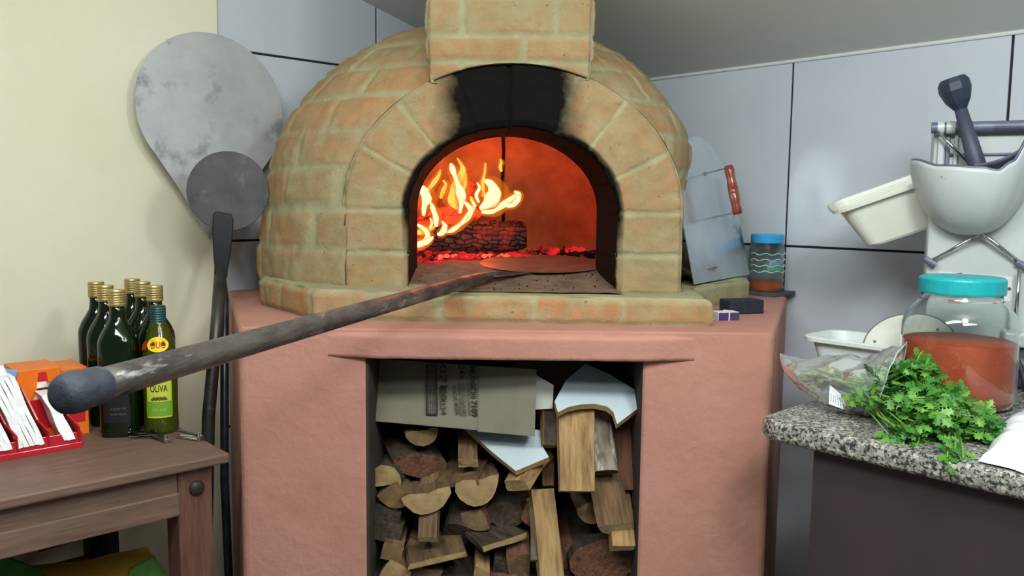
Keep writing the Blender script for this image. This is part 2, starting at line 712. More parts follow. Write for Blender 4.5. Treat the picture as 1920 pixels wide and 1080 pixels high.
def dome_pt(az, t, off=0.0):
    L = t * TOT
    lo_, hi_ = 0, len(acc) - 1
    while hi_ - lo_ > 1:
        mid = (lo_ + hi_) // 2
        if acc[mid] <= L:
            lo_ = mid
        else:
            hi_ = mid
    f = (L - acc[lo_]) / max(1e-9, acc[hi_] - acc[lo_])
    h = PL[lo_][0] + (PL[hi_][0] - PL[lo_][0]) * f
    r = PL[lo_][1] + (PL[hi_][1] - PL[lo_][1]) * f
    ca, sa = cos(az), sin(az)
    if ca < 0:
        rx = 0.675
    else:
        rx = 0.535 + 0.070 * sm(0.10, 0.42, h)
    ry = 0.50
    nrm = Vector((ca / rx * r, sa / ry * r, 0.25 + 2.2 * (1 - r))).normalized()
    return Vector((CD.x + ca * rx * r, CD.y + sa * ry * r, ZD + h + 0.004)) + nrm * off, h, r


NCRS = 11
vs, fs, mk, tn, so = [], [], [], [], []
nu, nv = 460, 120
keep = []
for j in range(nv + 1):
    t = j / nv * 0.999
    ci = int(t * NCRS)
    pitch = TOT / NCRS
    for i in range(nu):
        az = 2 * pi * i / nu
        p0, h, r = dome_pt(az, t)
        # wavy courses, bricks of uneven length
        tt = t * NCRS + 0.10 * nz((cos(az), sin(az), ci * 0.5), 1.3)
        cj = math.floor(tt)
        fv = (tt - cj)
        circ = 3.55 * prof_r(min(0.71, 0.72 * min(1, (cj + 0.5) / NCRS * 1.02)))
        nb = max(5, round(circ / 0.20))
        uu = (az / (2 * pi) * nb + 0.5 * (cj % 2) + 0.3 * hsh(cj))
        bj = math.floor(uu) % nb
        fu = uu - math.floor(uu) + 0.10 * (hsh(bj, cj) - 0.5)
        du = min(fu, 1 - fu) * circ / nb
        dv = min(fv, 1 - fv) * pitch
        w = joint(min(du, dv), p0, 0.0105)
        off = 0.005 * w + 0.006 * nz(p0, 9) + 0.003 * nz(p0, 30)
        p, _, _ = dome_pt(az, t, off)
        vs.append(p - OV)
        mk.append(w)
        tn.append(0.95 * hsh(bj, cj, 5) - 0.08)
        so.append(0.0)
        inside = abs(p.x - CX) < 0.400 and p.z < outer_z(p.x) - 0.012 and p.y < 2.25
        keep.append(not inside)
for j in range(nv):
    for i in range(nu):
        a, b = j * nu + i, j * nu + (i + 1) % nu
        if keep[a] and keep[b] and keep[a + nu] and keep[b + nu]:
            fs.append((a, b, b + nu, a + nu))
mesh('brick_dome', vs, fs, M_BRICK, oven, smooth=True, attrs={'mask': mk, 'tint': tn, 'soot': so})

# chimney breast above the crown
x0, x1, y0, y1 = -0.208, 0.183, 1.985, 2.30
path = [(x0, y1), (x0, y0), (x1, y0), (x1, y1)]
per = []
s = 0
for (a, b) in zip(path, path[1:]):
    ln = sqrt((a[0] - b[0]) ** 2 + (a[1] - b[1]) ** 2)
    k = int(ln / 0.006)
    for q in range(k):
        per.append((a[0] + (b[0] - a[0]) * q / k, a[1] + (b[1] - a[1]) * q / k, s + ln * q / k))
    s += ln
per.append((x1, y1, s))
zc = [H + 0.24, H + 0.335, H + 0.395, H + 0.485, H + 0.575, H + 0.665, H + 0.755]
nv = 90
vs, fs, mk, tn, so = [], [], [], [], []
z_top = H + 0.86
for j in range(nv + 1):
    for (x, y, sl_) in per:
        zz = H + 0.20 + (z_top - H - 0.20) * j / nv
        z = max(zz, outer_z(x) - 0.004)
        row = sum(1 for q in zc if q < zz + 0.004 * nz((x, y, zz), 6))
        jo = [[0.40, 0.52], [0.40, 0.53], [0.545], [0.40, 0.62], [0.5], [0.4, 0.6]][row % 6]
        js = [0.315] + jo + [0.706]
        du = min(abs(sl_ - q) for q in js)
        if row < 2:
            du = min(du, 0.6)
        dv = min(abs(zz - q) for q in zc)
        d = min(du * 1.6 if du in (abs(sl_ - 0.315), abs(sl_ - 0.706)) else du, dv)
        w = joint(d, (x, y, z), 0.009)
        bi = sum(1 for q in js if q < sl_)
        off = 0.005 * w + 0.006 * nz((x, y, z), 8) + 0.003 * nz((x, y, z), 32)
        cx_, cy_ = (x0 + x1) / 2, (y0 + y1) / 2
        dx, dy = x - cx_, y - cy_
        nx_ = 1 if x >= x1 - 1e-6 else (-1 if x <= x0 + 1e-6 else 0)
        ny_ = -1 if y <= y0 + 1e-6 else 0
        cr = sm(0.012, 0.0, min(abs(sl_ - 0.315), abs(sl_ - 0.706)))
        off -= 0.006 * cr
        off -= 0.022 * sm(H + 0.37, H + 0.22, zz)
        vs.append(Vector((x + nx_ * off, y + ny_ * off, z)) - OV)
        mk.append(w * sm(H + 0.24, H + 0.33, zz))
        tn.append(0.75 * hsh(bi, row, 2))
        so.append(0.0)
k = len(per)
for j in range(nv):
    for i in range(k - 1):
        a = j * k + i
        fs.append((a, a + 1, a + k + 1, a + k))
mesh('chimney', vs, fs, M_BRICK, oven, smooth=True, attrs={'mask': mk, 'tint': tn, 'soot': so})

# hearth floor: slopes up a little from the lip, one sheet into the chamber
vs, fs = [], []
nx_, ny_ = 60, 60
for j in range(ny_ + 1):
    y = 1.93 + (2.90 - 1.93) * j / ny_
    for i in range(nx_ + 1):
        hw = 0.262 + (0.33) * sm(2.18, 2.28, y)
        x = -0.02 * sm(2, 2.3, y) + hw * (2 * i / nx_ - 1)
        z = ZH + (ZI - ZH) * sm(2.0, 2.32, y) + 0.0015 * nz((x, y, 0), 30)
        vs.append(Vector((x, y, z)) - OV)
for j in range(ny_):
    for i in range(nx_):
        a = j * (nx_ + 1) + i
        fs.append((a, a + 1, a + nx_ + 2, a + nx_ + 1))
mesh('hearth_floor', vs, fs, M_HEARTH, oven, smooth=True)

# chamber lining
vs, fs, keep = [], [], []
nu, nv = 160, 50
for j in range(nv + 1):
    ph = pi / 2 * j / nv
    for i in range(nu):
        az = 2 * pi * i / nu
        c = cos(ph) ** 0.8
        p = Vector((CD.x + 0.005 + (0.565 if cos(az) < 0 else 0.445) * cos(az) * c, CD.y + 0.43 * sin(az) * c, ZI - 0.03 + 0.50 * sin(ph)))
        p += Vector((1, 1, 1)) * 0.003 * nz(p, 12)
        vs.append(p - OV)
        keep.append(p.y > 2.19)
for j in range(nv):
    for i in range(nu):
        a, b = j * nu + i, j * nu + (i + 1) % nu
        if keep[a] and keep[b] and keep[a + nu] and keep[b + nu]:
            fs.append((a, a + nu, b + nu, b))
mesh('chamber_lining', vs, fs, M_INNER, oven, smooth=True)
vs, fs = [], []
for k, dd in enumerate((0.0, 0.10, 0.27)):
    for i in range(121):
        x, z, ax, az_, L = ring(i / 120)
        vs.append(Vector(((x + ax * dd * (0.8 if k == 2 else 1)) * 0.945 - 0.016, 2.234, z + az_ * dd * 0.72 - 0.008 * sm(ZS, ZS + 0.2, z))) - OV)
for j in range(2):
    for i in range(120):
        a = j * 121 + i
        fs.append((a, a + 1, a + 122, a + 121))
mesh('mouth_back', vs, fs, M_SOOT, oven)
# black seam running down the lining behind the flames
bm = bmesh.new()
pts = []
for k in range(14):
    ph = 0.06 * pi + 0.34 * pi * k / 13
    c = cos(ph) ** 0.8
    pts.append(Vector((-0.035 + 0.002 * sin(k), CD.y + 0.428 * c, ZI - 0.03 + 0.498 * sin(ph))) - OV)
tube(bm, pts, 0.0055, 6)
from_bm('lining_seam', bm, M_SOOT, oven)
# ------------------------------------------------------------------ fire in the oven
def flame_mat(name, a, b, ea, eb):
    """a burning tongue: white-yellow heart, orange thin edge"""
    m = bpy.data.materials.new(name)
    m.use_nodes = True
    nt = m.node_tree
    N, L = nt.nodes, nt.links
    N.remove(N['Principled BSDF'])
    lw = N.new('ShaderNodeLayerWeight')
    lw.inputs[0].default_value = 0.5
    tc = N.new('ShaderNodeTexCoord')
    n = N.new('ShaderNodeTexNoise')
    n.inputs['Scale'].default_value = 22
    L.new(tc.outputs['Object'], n.inputs['Vector'])
    ad = N.new('ShaderNodeMath')
    ad.operation = 'ADD'
    L.new(lw.outputs['Facing'], ad.inputs[0])
    mu = N.new('ShaderNodeMath')
    mu.operation = 'MULTIPLY_ADD'
    L.new(n.outputs['Fac'], mu.inputs[0])
    mu.inputs[1].default_value = 0.9
    mu.inputs[2].default_value = -0.45
    L.new(mu.outputs[0], ad.inputs[1])
    r = N.new('ShaderNodeValToRGB')
    r.color_ramp.elements[0].position, r.color_ramp.elements[1].position = 0.12, 0.6
    r.color_ramp.elements[0].color, r.color_ramp.elements[1].color = a, b
    L.new(ad.outputs[0], r.inputs[0])
    e = N.new('ShaderNodeEmission')
    L.new(r.outputs[0], e.inputs[0])
    ms = N.new('ShaderNodeMapRange')
    ms.inputs[1].default_value, ms.inputs[2].default_value, ms.inputs[3].default_value, ms.inputs[4].default_value = 0.12, 0.6, ea, eb
    L.new(ad.outputs[0], ms.inputs[0])
    L.new(ms.outputs[0], e.inputs[1])
    tr = N.new('ShaderNodeBsdfTransparent')
    mx = N.new('ShaderNodeMixShader')
    mf = N.new('ShaderNodeMapRange')
    mf.inputs[1].default_value, mf.inputs[2].default_value = 0.50, 1.0
    L.new(ad.outputs[0], mf.inputs[0])
    L.new(mf.outputs[0], mx.inputs[0])
    L.new(e.outputs[0], mx.inputs[1])
    L.new(tr.outputs[0], mx.inputs[2])
    L.new(mx.outputs[0], N['Material Output'].inputs['Surface'])
    return m


M_FW = flame_mat('flame_white', (1.0, 0.86, 0.46, 1), (1.0, 0.40, 0.03, 1), 1.9, 1.2)
M_FO = flame_mat('flame_orange', (1.0, 0.62, 0.10, 1), (1.0, 0.20, 0.015, 1), 1.5, 0.9)

M_FE = bpy.data.materials.new('flame_veil')
M_FE.use_nodes = True
_nt = M_FE.node_tree
_nt.nodes.remove(_nt.nodes['Principled BSDF'])
_e, _t, _m, _l, _r = (_nt.nodes.new(k) for k in ('ShaderNodeEmission', 'ShaderNodeBsdfTransparent', 'ShaderNodeMixShader', 'ShaderNodeLayerWeight', 'ShaderNodeMapRange'))
_e.inputs[0].default_value = (1.0, 0.20, 0.015, 1)
_e.inputs[1].default_value = 1.0
_l.inputs[0].default_value = 0.5
_r.inputs[1].default_value, _r.inputs[2].default_value, _r.inputs[3].default_value, _r.inputs[4].default_value = 0.0, 0.9, 0.30, 0.0
_nt.links.new(_l.outputs['Facing'], _r.inputs[0])
_nt.links.new(_r.outputs[0], _m.inputs[0])
_nt.links.new(_t.outputs[0], _m.inputs[1])
_nt.links.new(_e.outputs[0], _m.inputs[2])
_nt.links.new(_m.outputs[0], _nt.nodes['Material Output'].inputs['Surface'])


def glow_mat(name, char, glow, strength, scale, lo, hi, bump=0.006):
    m = mat(name, char, None, rough=0.95)
    nt = m.node_tree
    N, L = nt.nodes, nt.links
    b = N['Principled BSDF']
    tc = N.new('ShaderNodeTexCoord')
    v = N.new('ShaderNodeTexBrick')
    mpv = N.new('ShaderNodeMapping')
    mpv.inputs['Rotation'].default_value = (radians(-90), 0, radians(2))
    nd = N.new('ShaderNodeTexNoise')
    nd.inputs['Scale'].default_value = 30
    L.new(tc.outputs['Object'], nd.inputs['Vector'])
    va = N.new('ShaderNodeVectorMath')
    va.operation = 'MULTIPLY_ADD'
    va.inputs[1].default_value = (0.03, 0.03, 0.03)
    L.new(nd.outputs['Color'], va.inputs[0])
    L.new(tc.outputs['Object'], va.inputs[2])
    L.new(va.outputs[0], mpv.inputs['Vector'])
    v.inputs['Scale'].default_value = 1.0
    v.inputs['Brick Width'].default_value = 1.15 / scale
    v.inputs['Row Height'].default_value = 0.5 / scale
    v.inputs['Mortar Size'].default_value = 0.09 / scale
    v.inputs['Mortar Smooth'].default_value = 0.5
    v.inputs['Color1'].default_value = (1, 1, 1, 1)
    v.inputs['Color2'].default_value = (0.35, 0.35, 0.35, 1)
    v.inputs['Mortar'].default_value = (0, 0, 0, 1)
    n = N.new('ShaderNodeTexNoise')
    n.inputs['Scale'].default_value = 14
    n.inputs['Detail'].default_value = 5
    L.new(tc.outputs['Object'], n.inputs['Vector'])
    L.new(mpv.outputs[0], v.inputs['Vector'])
    mr = N.new('ShaderNodeMapRange')
    mr.inputs[1].default_value, mr.inputs[2].default_value = lo, hi
    L.new(n.outputs['Fac'], mr.inputs[0])
    mu = N.new('ShaderNodeMath')
    mu.operation = 'MULTIPLY'
    mu.inputs[1].default_value = strength
    L.new(mr.outputs[0], mu.inputs[0])
    L.new(mu.outputs[0], b.inputs['Emission Strength'])
    b.inputs['Emission Color'].default_value = glow
    bp = N.new('ShaderNodeBump')
    bp.inputs['Distance'].default_value = bump
    mv = N.new('ShaderNodeMapRange')
    mv.inputs[2].default_value = 1.0
    L.new(v.outputs['Color'], mv.inputs[0])
    L.new(mv.outputs[0], bp.inputs['Height'])
    L.new(bp.outputs[0], b.inputs['Normal'])
    cr = N.new('ShaderNodeMix')
    cr.data_type = 'RGBA'
    L.new(mv.outputs[0], cr.inputs[0])
    cr.inputs[6].default_value = lin((12, 8, 8))
    cr.inputs[7].default_value = lin(char)
    L.new(cr.outputs[2], b.inputs['Base Color'])
    return m


M_CHAR = glow_mat('charred_wood', (92, 74, 66), (1, 0.05, 0.01, 1), 0.25, 34, 0.5, 0.75)
M_CHARG = glow_mat('glowing_wood', (70, 40, 34), (1, 0.06, 0.015, 1), 1.6, 38, 0.42, 0.62)
M_EMBER = glow_mat('ember', (50, 26, 24), (1, 0.02, 0.02, 1), 0.8, 60, 0.42, 0.62)
M_EMBERH = glow_mat('hot_ember', (80, 40, 30), (1, 0.10, 0.05, 1), 1.8, 60, 0.25, 0.55)
M_COAL = glow_mat('coal', (34, 26, 24), (1, 0.03, 0.02, 1), 0.7, 60, 0.5, 0.66)


def blob_log(name, label, a, b, r, m, rough_=0.12, n=22, seg=26, flat=1.0, cat='log', group=None):
    a, b = Vector(a), Vector(b)
    mid = (a + b) / 2
    bm = bmesh.new()
    pts = [a.lerp(b, k / seg) - mid for k in range(seg + 1)]
    fr = frames(pts)
    rings = []
    for i, (p, (u, w)) in enumerate(zip(pts, fr)):
        rr = r * (1 - 0.25 * (abs(2 * i / seg - 1) ** 14))
        ring_ = []
        for k in range(n):
            th = 2 * pi * k / n
            d = 1 + rough_ * noise.noise((p * 22) + Vector((cos(th), sin(th), 0)) * 1.6)
            blk = 0.05 * (1 if (int(i / 2.6) + int(k / 2.7)) % 2 else -1) * 0.6
            d += blk
            ring_.append(bm.verts.new(p + u * (rr * d * cos(th)) + w * (rr * d * sin(th) * flat)))
        rings.append(ring_)
    for q, s_ in zip(rings, rings[1:]):
        for k in range(n):
            bm.faces.new((q[k], q[(k + 1) % n], s_[(k + 1) % n], s_[k]))
    bm.faces.new(rings[0][::-1])
    bm.faces.new(rings[-1])
    o = from_bm(name, bm, m, loc=mid)
    return tag(o, label, cat, group)


zf = ZI
blob_log('burning_log', 'charred checkered log lying across the oven floor in front of the fire', PY(800, 452, 2.60), PY(986, 441, 2.62), 0.050, M_CHAR)
blob_log('burning_log', 'glowing red log under the flames, sloping up behind the charred log', PY(770, 440, 2.62), PY(905, 386, 2.74), 0.034, M_CHARG)
blob_log('burning_log', 'short dark log standing up in the flames at the back', PY(840, 420, 2.74), PY(886, 345, 2.79), 0.024, M_CHARG)
blob_log('burning_log', 'thin glowing stick crossing the red log beneath the tallest flames', PY(778, 408, 2.70), PY(850, 396, 2.66), 0.018, M_CHARG)
blob_log('burning_log', 'glowing log low at the left wall of the oven behind the left jamb', PY(745, 462, 2.50), PY(812, 452, 2.62), 0.024, M_CHARG)


def bits(name, label, spots, m, cat, kind='stuff'):
    bm = bmesh.new()
    for (p, r) in spots:
        t = bmesh.new()
        bmesh.ops.create_icosphere(t, subdivisions=1, radius=r)
        sc = Vector((rnd(0.8, 1.5), rnd(0.7, 1.3), rnd(0.5, 0.9)))
        for v in t.verts:
            v.co = Vector((v.co.x * sc.x, v.co.y * sc.y, v.co.z * sc.z)) * (1 + 0.35 * noise.noise(v.co * 90 + p * 30))
        add_bm(bm, t, Matrix.Translation(p) @ Matrix.Rotation(rnd(0, 6.28), 4, 'Z'))
    c = spots[0][0].copy()
    c.z = ZI
    for v in bm.verts:
        v.co -= c
    o = from_bm(name, bm, m, loc=c)
    return tag(o, label, cat, kind=kind)


def scatter(n, xa, xb, ya, yb, rlo, rhi, lift=0.0):
    out = []
    for _ in range(n):
        x, y = rnd(xa, xb), rnd(ya, yb)
        r = rnd(rlo, rhi)
        zz = ZH + (ZI - ZH) * sm(2.0, 2.32, y)
        out.append((Vector((x, y, zz + r * 0.4 + rnd(0, lift))), r))
    return out


bits('ember_bed', 'bed of glowing red embers beneath the burning logs', scatter(420, -0.36, 0.06, 2.46, 2.66, 0.005, 0.013, 0.012), M_EMBER, 'embers')
bits('ember_bed', 'bright orange embers at the foot of the charred log', scatter(26, -0.33, 0.0, 2.45, 2.52, 0.005, 0.010, 0.010), M_EMBERH, 'embers')
bits('ember_bed', 'scatter of small red embers near the left jamb of the oven', scatter(34, -0.32, -0.20, 2.30, 2.42, 0.005, 0.011), M_EMBER, 'embers')
bits('charcoal_heap', 'low ridge of dark charcoal along the right back wall of the oven', scatter(170, 0.08, 0.36, 2.60, 2.70, 0.006, 0.016, 0.012), M_COAL, 'charcoal')
bits('ember_bed', 'red embers at the right end of the charred log', scatter(60, 0.05, 0.22, 2.58, 2.66, 0.005, 0.012, 0.030), M_EMBER, 'embers')
bits('ash_specks', 'dark specks of ash and char on the hearth at the oven mouth', scatter(60, -0.20, 0.22, 1.97, 2.20, 0.0008, 0.0028), M_SOOT, 'ash')


def flame(label, pts, wid, Y, m, flat=0.35):
    P = [PY(x, y, Y + dy) for (x, y, dy) in [(q[0], q[1], q[2] if len(q) > 2 else 0.0) for q in pts]]
    # smooth the path
    Q, R_ = [], []
    n = len(P)
    for i in range(n - 1):
        p0, p1, p2, p3 = P[max(i - 1, 0)], P[i], P[i + 1], P[min(i + 2, n - 1)]
        for k in range(6):
            t = k / 6
            Q.append(0.5 * ((2 * p1) + (p2 - p0) * t + (2 * p0 - 5 * p1 + 4 * p2 - p3) * t * t + (3 * p1 - p0 - 3 * p2 + p3) * t ** 3))
            R_.append(wid[i] + (wid[i + 1] - wid[i]) * t)
    Q.append(P[-1])
    R_.append(wid[-1])
    base = Q[0].copy()
    bm = bmesh.new()
    n = 12
    ringz = []
    for i, (q, r) in enumerate(zip(Q, R_)):
        t = (Q[min(i + 1, len(Q) - 1)] - Q[max(i - 1, 0)]).normalized()
        u = t.cross(Vector((0, 1, 0)))
        u = u.normalized() if u.length > 1e-3 else Vector((1, 0, 0))
        w = t.cross(u)
        rr = 0.66 * r / FPX * Y * (1 + 0.55 * noise.noise(q * 34))
        ringz.append([bm.verts.new(q - base + u * (rr * cos(2 * pi * k / n)) + w * (rr * flat * sin(2 * pi * k / n))) for k in range(n)])
    for a, b in zip(ringz, ringz[1:]):
        for k in range(n):
            bm.faces.new((a[k], a[(k + 1) % n], b[(k + 1) % n], b[k]))
    o = from_bm('flame', bm, m, smooth=True, loc=base)
    o.visible_shadow = True
    bm = bmesh.new()
    rz_ = []
    for i, (q, r) in enumerate(zip(Q, R_)):
        t = (Q[min(i + 1, len(Q) - 1)] - Q[max(i - 1, 0)]).normalized()
        u = t.cross(Vector((0, 1, 0)))
        u = u.normalized() if u.length > 1e-3 else Vector((1, 0, 0))
        w = t.cross(u)
        rr = (1.25 * r + 1.5) / FPX * Y * (1 + 0.4 * noise.noise(q * 22 + Vector((5, 1, 2))))
        rz_.append([bm.verts.new(q - base + u * (rr * cos(2 * pi * k / n)) + w * (rr * 0.5 * sin(2 * pi * k / n))) for k in range(n)])
    for a, b in zip(rz_, rz_[1:]):
        for k in range(n):
            bm.faces.new((a[k], a[(k + 1) % n], b[(k + 1) % n], b[k]))
    from_bm('flame_edge', bm, M_FE, o, smooth=True)['label'] = 'thin orange outer flame'
    tag(o, label, 'flame', 'flames of the oven fire')
    return o


FL = [
    ('tall pale flame, highest of the fire, at the upper left of the mouth', [(858, 392), (846, 372), (858, 340), (868, 318), (857, 296)], [5, 14, 11, 9, 1], 2.66, M_FO),
    ('tall yellow flame twisting upward beside the highest one', [(862, 400), (866, 372), (858, 345), (850, 322), (845, 306)], [4, 12, 8, 9, 2], 2.64, M_FW),
    ('wide white flame at the heart of the fire above the log', [(900, 392), (918, 378), (926, 362), (920, 345), (908, 338)], [6, 24, 22, 12, 2], 2.66, M_FW),
    ('white flame licking right along the top of the charred log', [(903, 398), (925, 396), (944, 384), (958, 374), (972, 366), (964, 358)], [4, 9, 9, 8, 8, 1], 2.63, M_FW),
    ('small white hooked flame at the right end of the fire', [(950, 386), (962, 384), (973, 372), (967, 364)], [6, 7, 5, 1], 2.62, M_FW),
    ('slim orange flame rising left of the dark seam', [(908, 368), (905, 345), (909, 322), (910, 305)], [8, 6, 4, 1], 2.70, M_FO),
    ('detached small flame floating in front of the dark seam', [(940, 322), (938, 312), (940, 304), (937, 298)], [2, 4, 4, 1], 2.72, M_FO),
    ('white flame curling up from the charred log top', [(838, 435), (858, 424), (876, 408), (882, 392), (868, 376)], [3, 7, 8, 8, 2], 2.56, M_FW),
    ('white flame at the upper left beside the jamb', [(794, 405), (796, 385), (800, 372), (794, 356), (792, 348)], [3, 9, 16, 12, 2], 2.56, M_FW),
    ('short yellow flame right of the left jamb flame', [(818, 425), (817, 408), (812, 392), (808, 380)], [5, 9, 8, 2], 2.56, M_FW),
    ('low white flame running along the left logs', [(772, 462), (792, 456), (802, 444), (796, 430), (780, 420)], [6, 9, 9, 7, 2], 2.50, M_FW),
    ('low ragged white flame along the ember edge', [(770, 464), (785, 458), (800, 454), (812, 444)], [4, 8, 7, 2], 2.48, M_FW),
    ('small white flame between the low flame and the charred log', [(820, 440), (829, 436), (834, 424), (828, 414)], [4, 8, 6, 1], 2.52, M_FW),
    ('thin white flame along the edge of the charred log', [(836, 436), (850, 432), (868, 416), (876, 402)], [3, 5, 5, 2], 2.55, M_FW),
    ('orange flame glowing between the tall flame and the wide one', [(892, 388), (886, 378), (882, 368)], [7, 7, 2], 2.66, M_FO),
    ('faint orange flame left of the tall flames', [(826, 372), (832, 356), (836, 345), (830, 338)], [4, 7, 6, 1], 2.70, M_FO),
    ('thin white wisp leaning left off the wide flame', [(898, 380), (893, 366), (899, 352), (894, 342)], [3, 5, 4, 1], 2.65, M_FW),
    ('thin bright wisp rising from the middle of the log fire', [(876, 410), (884, 398), (889, 386), (884, 374)], [3, 5, 4, 1], 2.60, M_FW),
    ('little white lick between the two left flames', [(806, 428), (810, 418), (806, 408)], [3, 4, 1], 2.54, M_FW),
    ('faint orange tongue high at the left edge of the opening', [(800, 360), (812, 344), (822, 330), (826, 318)], [5, 7, 5, 1], 2.68, M_FO),
    ('low orange flame glowing under the left logs', [(776, 440), (790, 434), (806, 430), (816, 424)], [5, 8, 7, 2], 2.56, M_FO),
    ('broad orange flame behind the tall yellow one', [(860, 398), (855, 375), (868, 350), (873, 325)], [12, 16, 12, 3], 2.74, M_FO),
]
for f_ in FL:
    flame(*f_)

# ------------------------------------------------------------------ peel in the mouth
M_IRON = mat('worn_iron', (112, 105, 100), (68, 64, 64), rough=0.34, metal=0.6, scale=22, stretch=(0.5, 0.5, 2.5), lo=0.38, hi=0.62, bump=0.0012, bscale=50, r2=0.6, c3=(168, 164, 160), s3=30, lo3=0.58, hi3=0.7)  # worn tones; the palest streaks are highlights painted into the colour
M_RUBBER = mat('grey_rubber', (52, 58, 68), (42, 46, 56), rough=0.6, scale=40, bump=0.0015, bscale=120, c3=(84, 92, 100), s3=30, lo3=0.6, hi3=0.8)
M_BLADE = mat('sheet_steel_warm', (150, 122, 100), (120, 92, 74), rough=0.45, metal=0.5, scale=18)
g0, g1 = PY(140, 736, 0.70), PY(200, 722, 0.755)
s_end = PY(895, 523, 2.02)
peel = thing('pizza_peel', 'long iron pizza peel resting on the oven mouth, its capped end towards us', 'pizza peel', g0)


def shaft_pt(k):
    a = PY(118, 741, 0.685)
    return a.lerp(s_end, k)


bm = bmesh.new()
pts = [shaft_pt(0.014 + 0.986 * k / 20) - g0 for k in range(21)]
tip = [PY(930, 516, 2.10) - g0, PY(985, 512, 2.17) - g0]
rad = [0.0150] * 19 + [0.0145, 0.014]
tube(bm, pts + tip, rad + [0.010, 0.004], 20, flat=1.0)
from_bm('shaft', bm, M_IRON, peel, smooth=True)
bm = bmesh.new()
ax = (s_end - g0).normalized()
rt = ax.to_track_quat('Z', 'Y').to_matrix().to_4x4()
lathe(bm, [(0.0, -0.024), (0.008, -0.0235), (0.0135, -0.0215), (0.0172, -0.017), (0.0186, -0.010), (0.0188, -0.002), (0.0180, 0.003), (0.0172, 0.006), (0.0176, 0.014), (0.0172, 0.024), (0.0158, 0.027), (0.0145, 0.0275)], 28, Matrix.Translation(shaft_pt(0.014) - g0) @ rt)
from_bm('end_cap', bm, M_RUBBER, peel, smooth=True)
bm = bmesh.new()
hole = shaft_pt(0.050) - g0
side = ax.cross(Vector((0, 0, 1))).normalized()
hd = (-(Vector((0, 1, 0))) * 0.6 + Vector((0.3, 0, -0.5))).normalized()
hd = (hd - ax * hd.dot(ax)).normalized()
lathe(bm, [(0.0022, 0.0142), (0.0022, 0.0154), (0.0, 0.0154)], 12, Matrix.Translation(hole) @ hd.to_track_quat('Z', 'Y').to_matrix().to_4x4())
from_bm('rivet_hole', bm, M_SOOT, peel)
# blade: round plate, slightly tilted up to the far side
bc = Vector((0.085, 2.335, H - 0.162))
bm = bmesh.new()
tilt = Matrix.Rotation(radians(4.2), 4, 'X')
R_b = 0.178
lathe(bm, [(0.0, 0.0008), (R_b * 0.5, 0.0008), (R_b - 0.002, 0.0008), (R_b, 0), (R_b - 0.002, -0.0012), (0.0, -0.0012)], 72, Matrix.Translation(bc - g0) @ tilt, cap=False)
from_bm('blade', bm, M_BLADE, peel)
bm = bmesh.new()
tube(bm, [PY(925, 518, 2.07) - g0, PY(960, 514, 2.14) - g0, PY(992, 511, 2.19) - g0, PY(1014, 508, 2.23) - g0], [0.013, 0.017, 0.019, 0.012], 12, flat=0.22)
from_bm('socket', bm, M_IRON, peel, smooth=True)

# ------------------------------------------------------------------ oven door plate leaning on the right
M_STEEL = mat('polished_steel', (196, 206, 212), (176, 188, 196), rough=0.16, metal=0.6, scale=5, stretch=(1, 1, 1), c3=(96, 106, 112), s3=4.0, lo3=0.60, hi3=0.66, r2=0.3)  # the dark blotches are reflections painted into the colour
M_WOODH = mat('varnished_wood', (156, 78, 52), (112, 48, 32), rough=0.3, scale=20, stretch=(6, 6, 1), coat=0.4)
M_CHROME = mat('chrome', (205, 208, 210), rough=0.15, metal=1.0)
dl, dr = Vector((0.480, 2.17, H - 0.203)), Vector((0.728, 2.53, H - 0.203))
along = (dr - dl).normalized()
nrm = Vector((along.y, -along.x, 0))
lean = radians(13)
up = (Vector((0, 0, 1)) * cos(lean) - nrm * sin(lean))
nn = up.cross(along) * -1
if nn.dot(nrm) < 0:
    nn = -nn
W_ = (dr - dl).length
door = thing('oven_door', 'arched sheet steel oven door leaning against the right side of the oven', 'oven door', (dl + dr) / 2)
D0 = (dl + dr) / 2
prof = [(-W_ / 2, 0.0), (W_ / 2, 0.0), (W_ / 2, 0.19)]
for k in range(1, 24):
    th = pi * k / 24
    prof.append((W_ / 2 * cos(th), 0.19 + 0.225 * sin(th)))
prof.append((-W_ / 2, 0.19))
bm = bmesh.new()
prism(bm, [along * a + up * b for a, b in prof], nn * 0.003)
from_bm('plate', bm, M_STEEL, door)
hp = [PPl(1320, 326, D0, nn) - D0, PPl(1337, 418, D0, nn) - D0]
hp[1] = hp[0] - up * 0.128 + along * 0.002
for q in hp:
    bm = bmesh.new()
    tube(bm, [q, q + nn * 0.075], 0.0022, 8)
    tube(bm, [q + nn * 0.003, q + nn * 0.006], 0.006, 10)
    from_bm('handle_rod', bm, M_CHROME, door, smooth=False)
bm = bmesh.new()
gl = (hp[0] - hp[1]).length + 0.014
gd = (hp[0] - hp[1]).normalized()
lathe(bm, [(0.0, 0.0), (0.012, 0.001), (0.0145, 0.012), (0.0125, 0.026), (0.0135, 0.036), (0.0148, 0.058), (0.0140, 0.060), (0.0148, 0.062), (0.0148, 0.069), (0.0140, 0.071), (0.0148, 0.073), (0.0130, 0.098), (0.0122, 0.108), (0.0142, 0.124), (0.012, gl - 0.002), (0.0, gl)], 24,
      Matrix.Translation(hp[1] + nn * 0.075 - gd * 0.007) @ gd.to_track_quat('Z', 'Y').to_matrix().to_4x4(), cap=False)
from_bm('handle_grip', bm, M_WOODH, door, smooth=True)

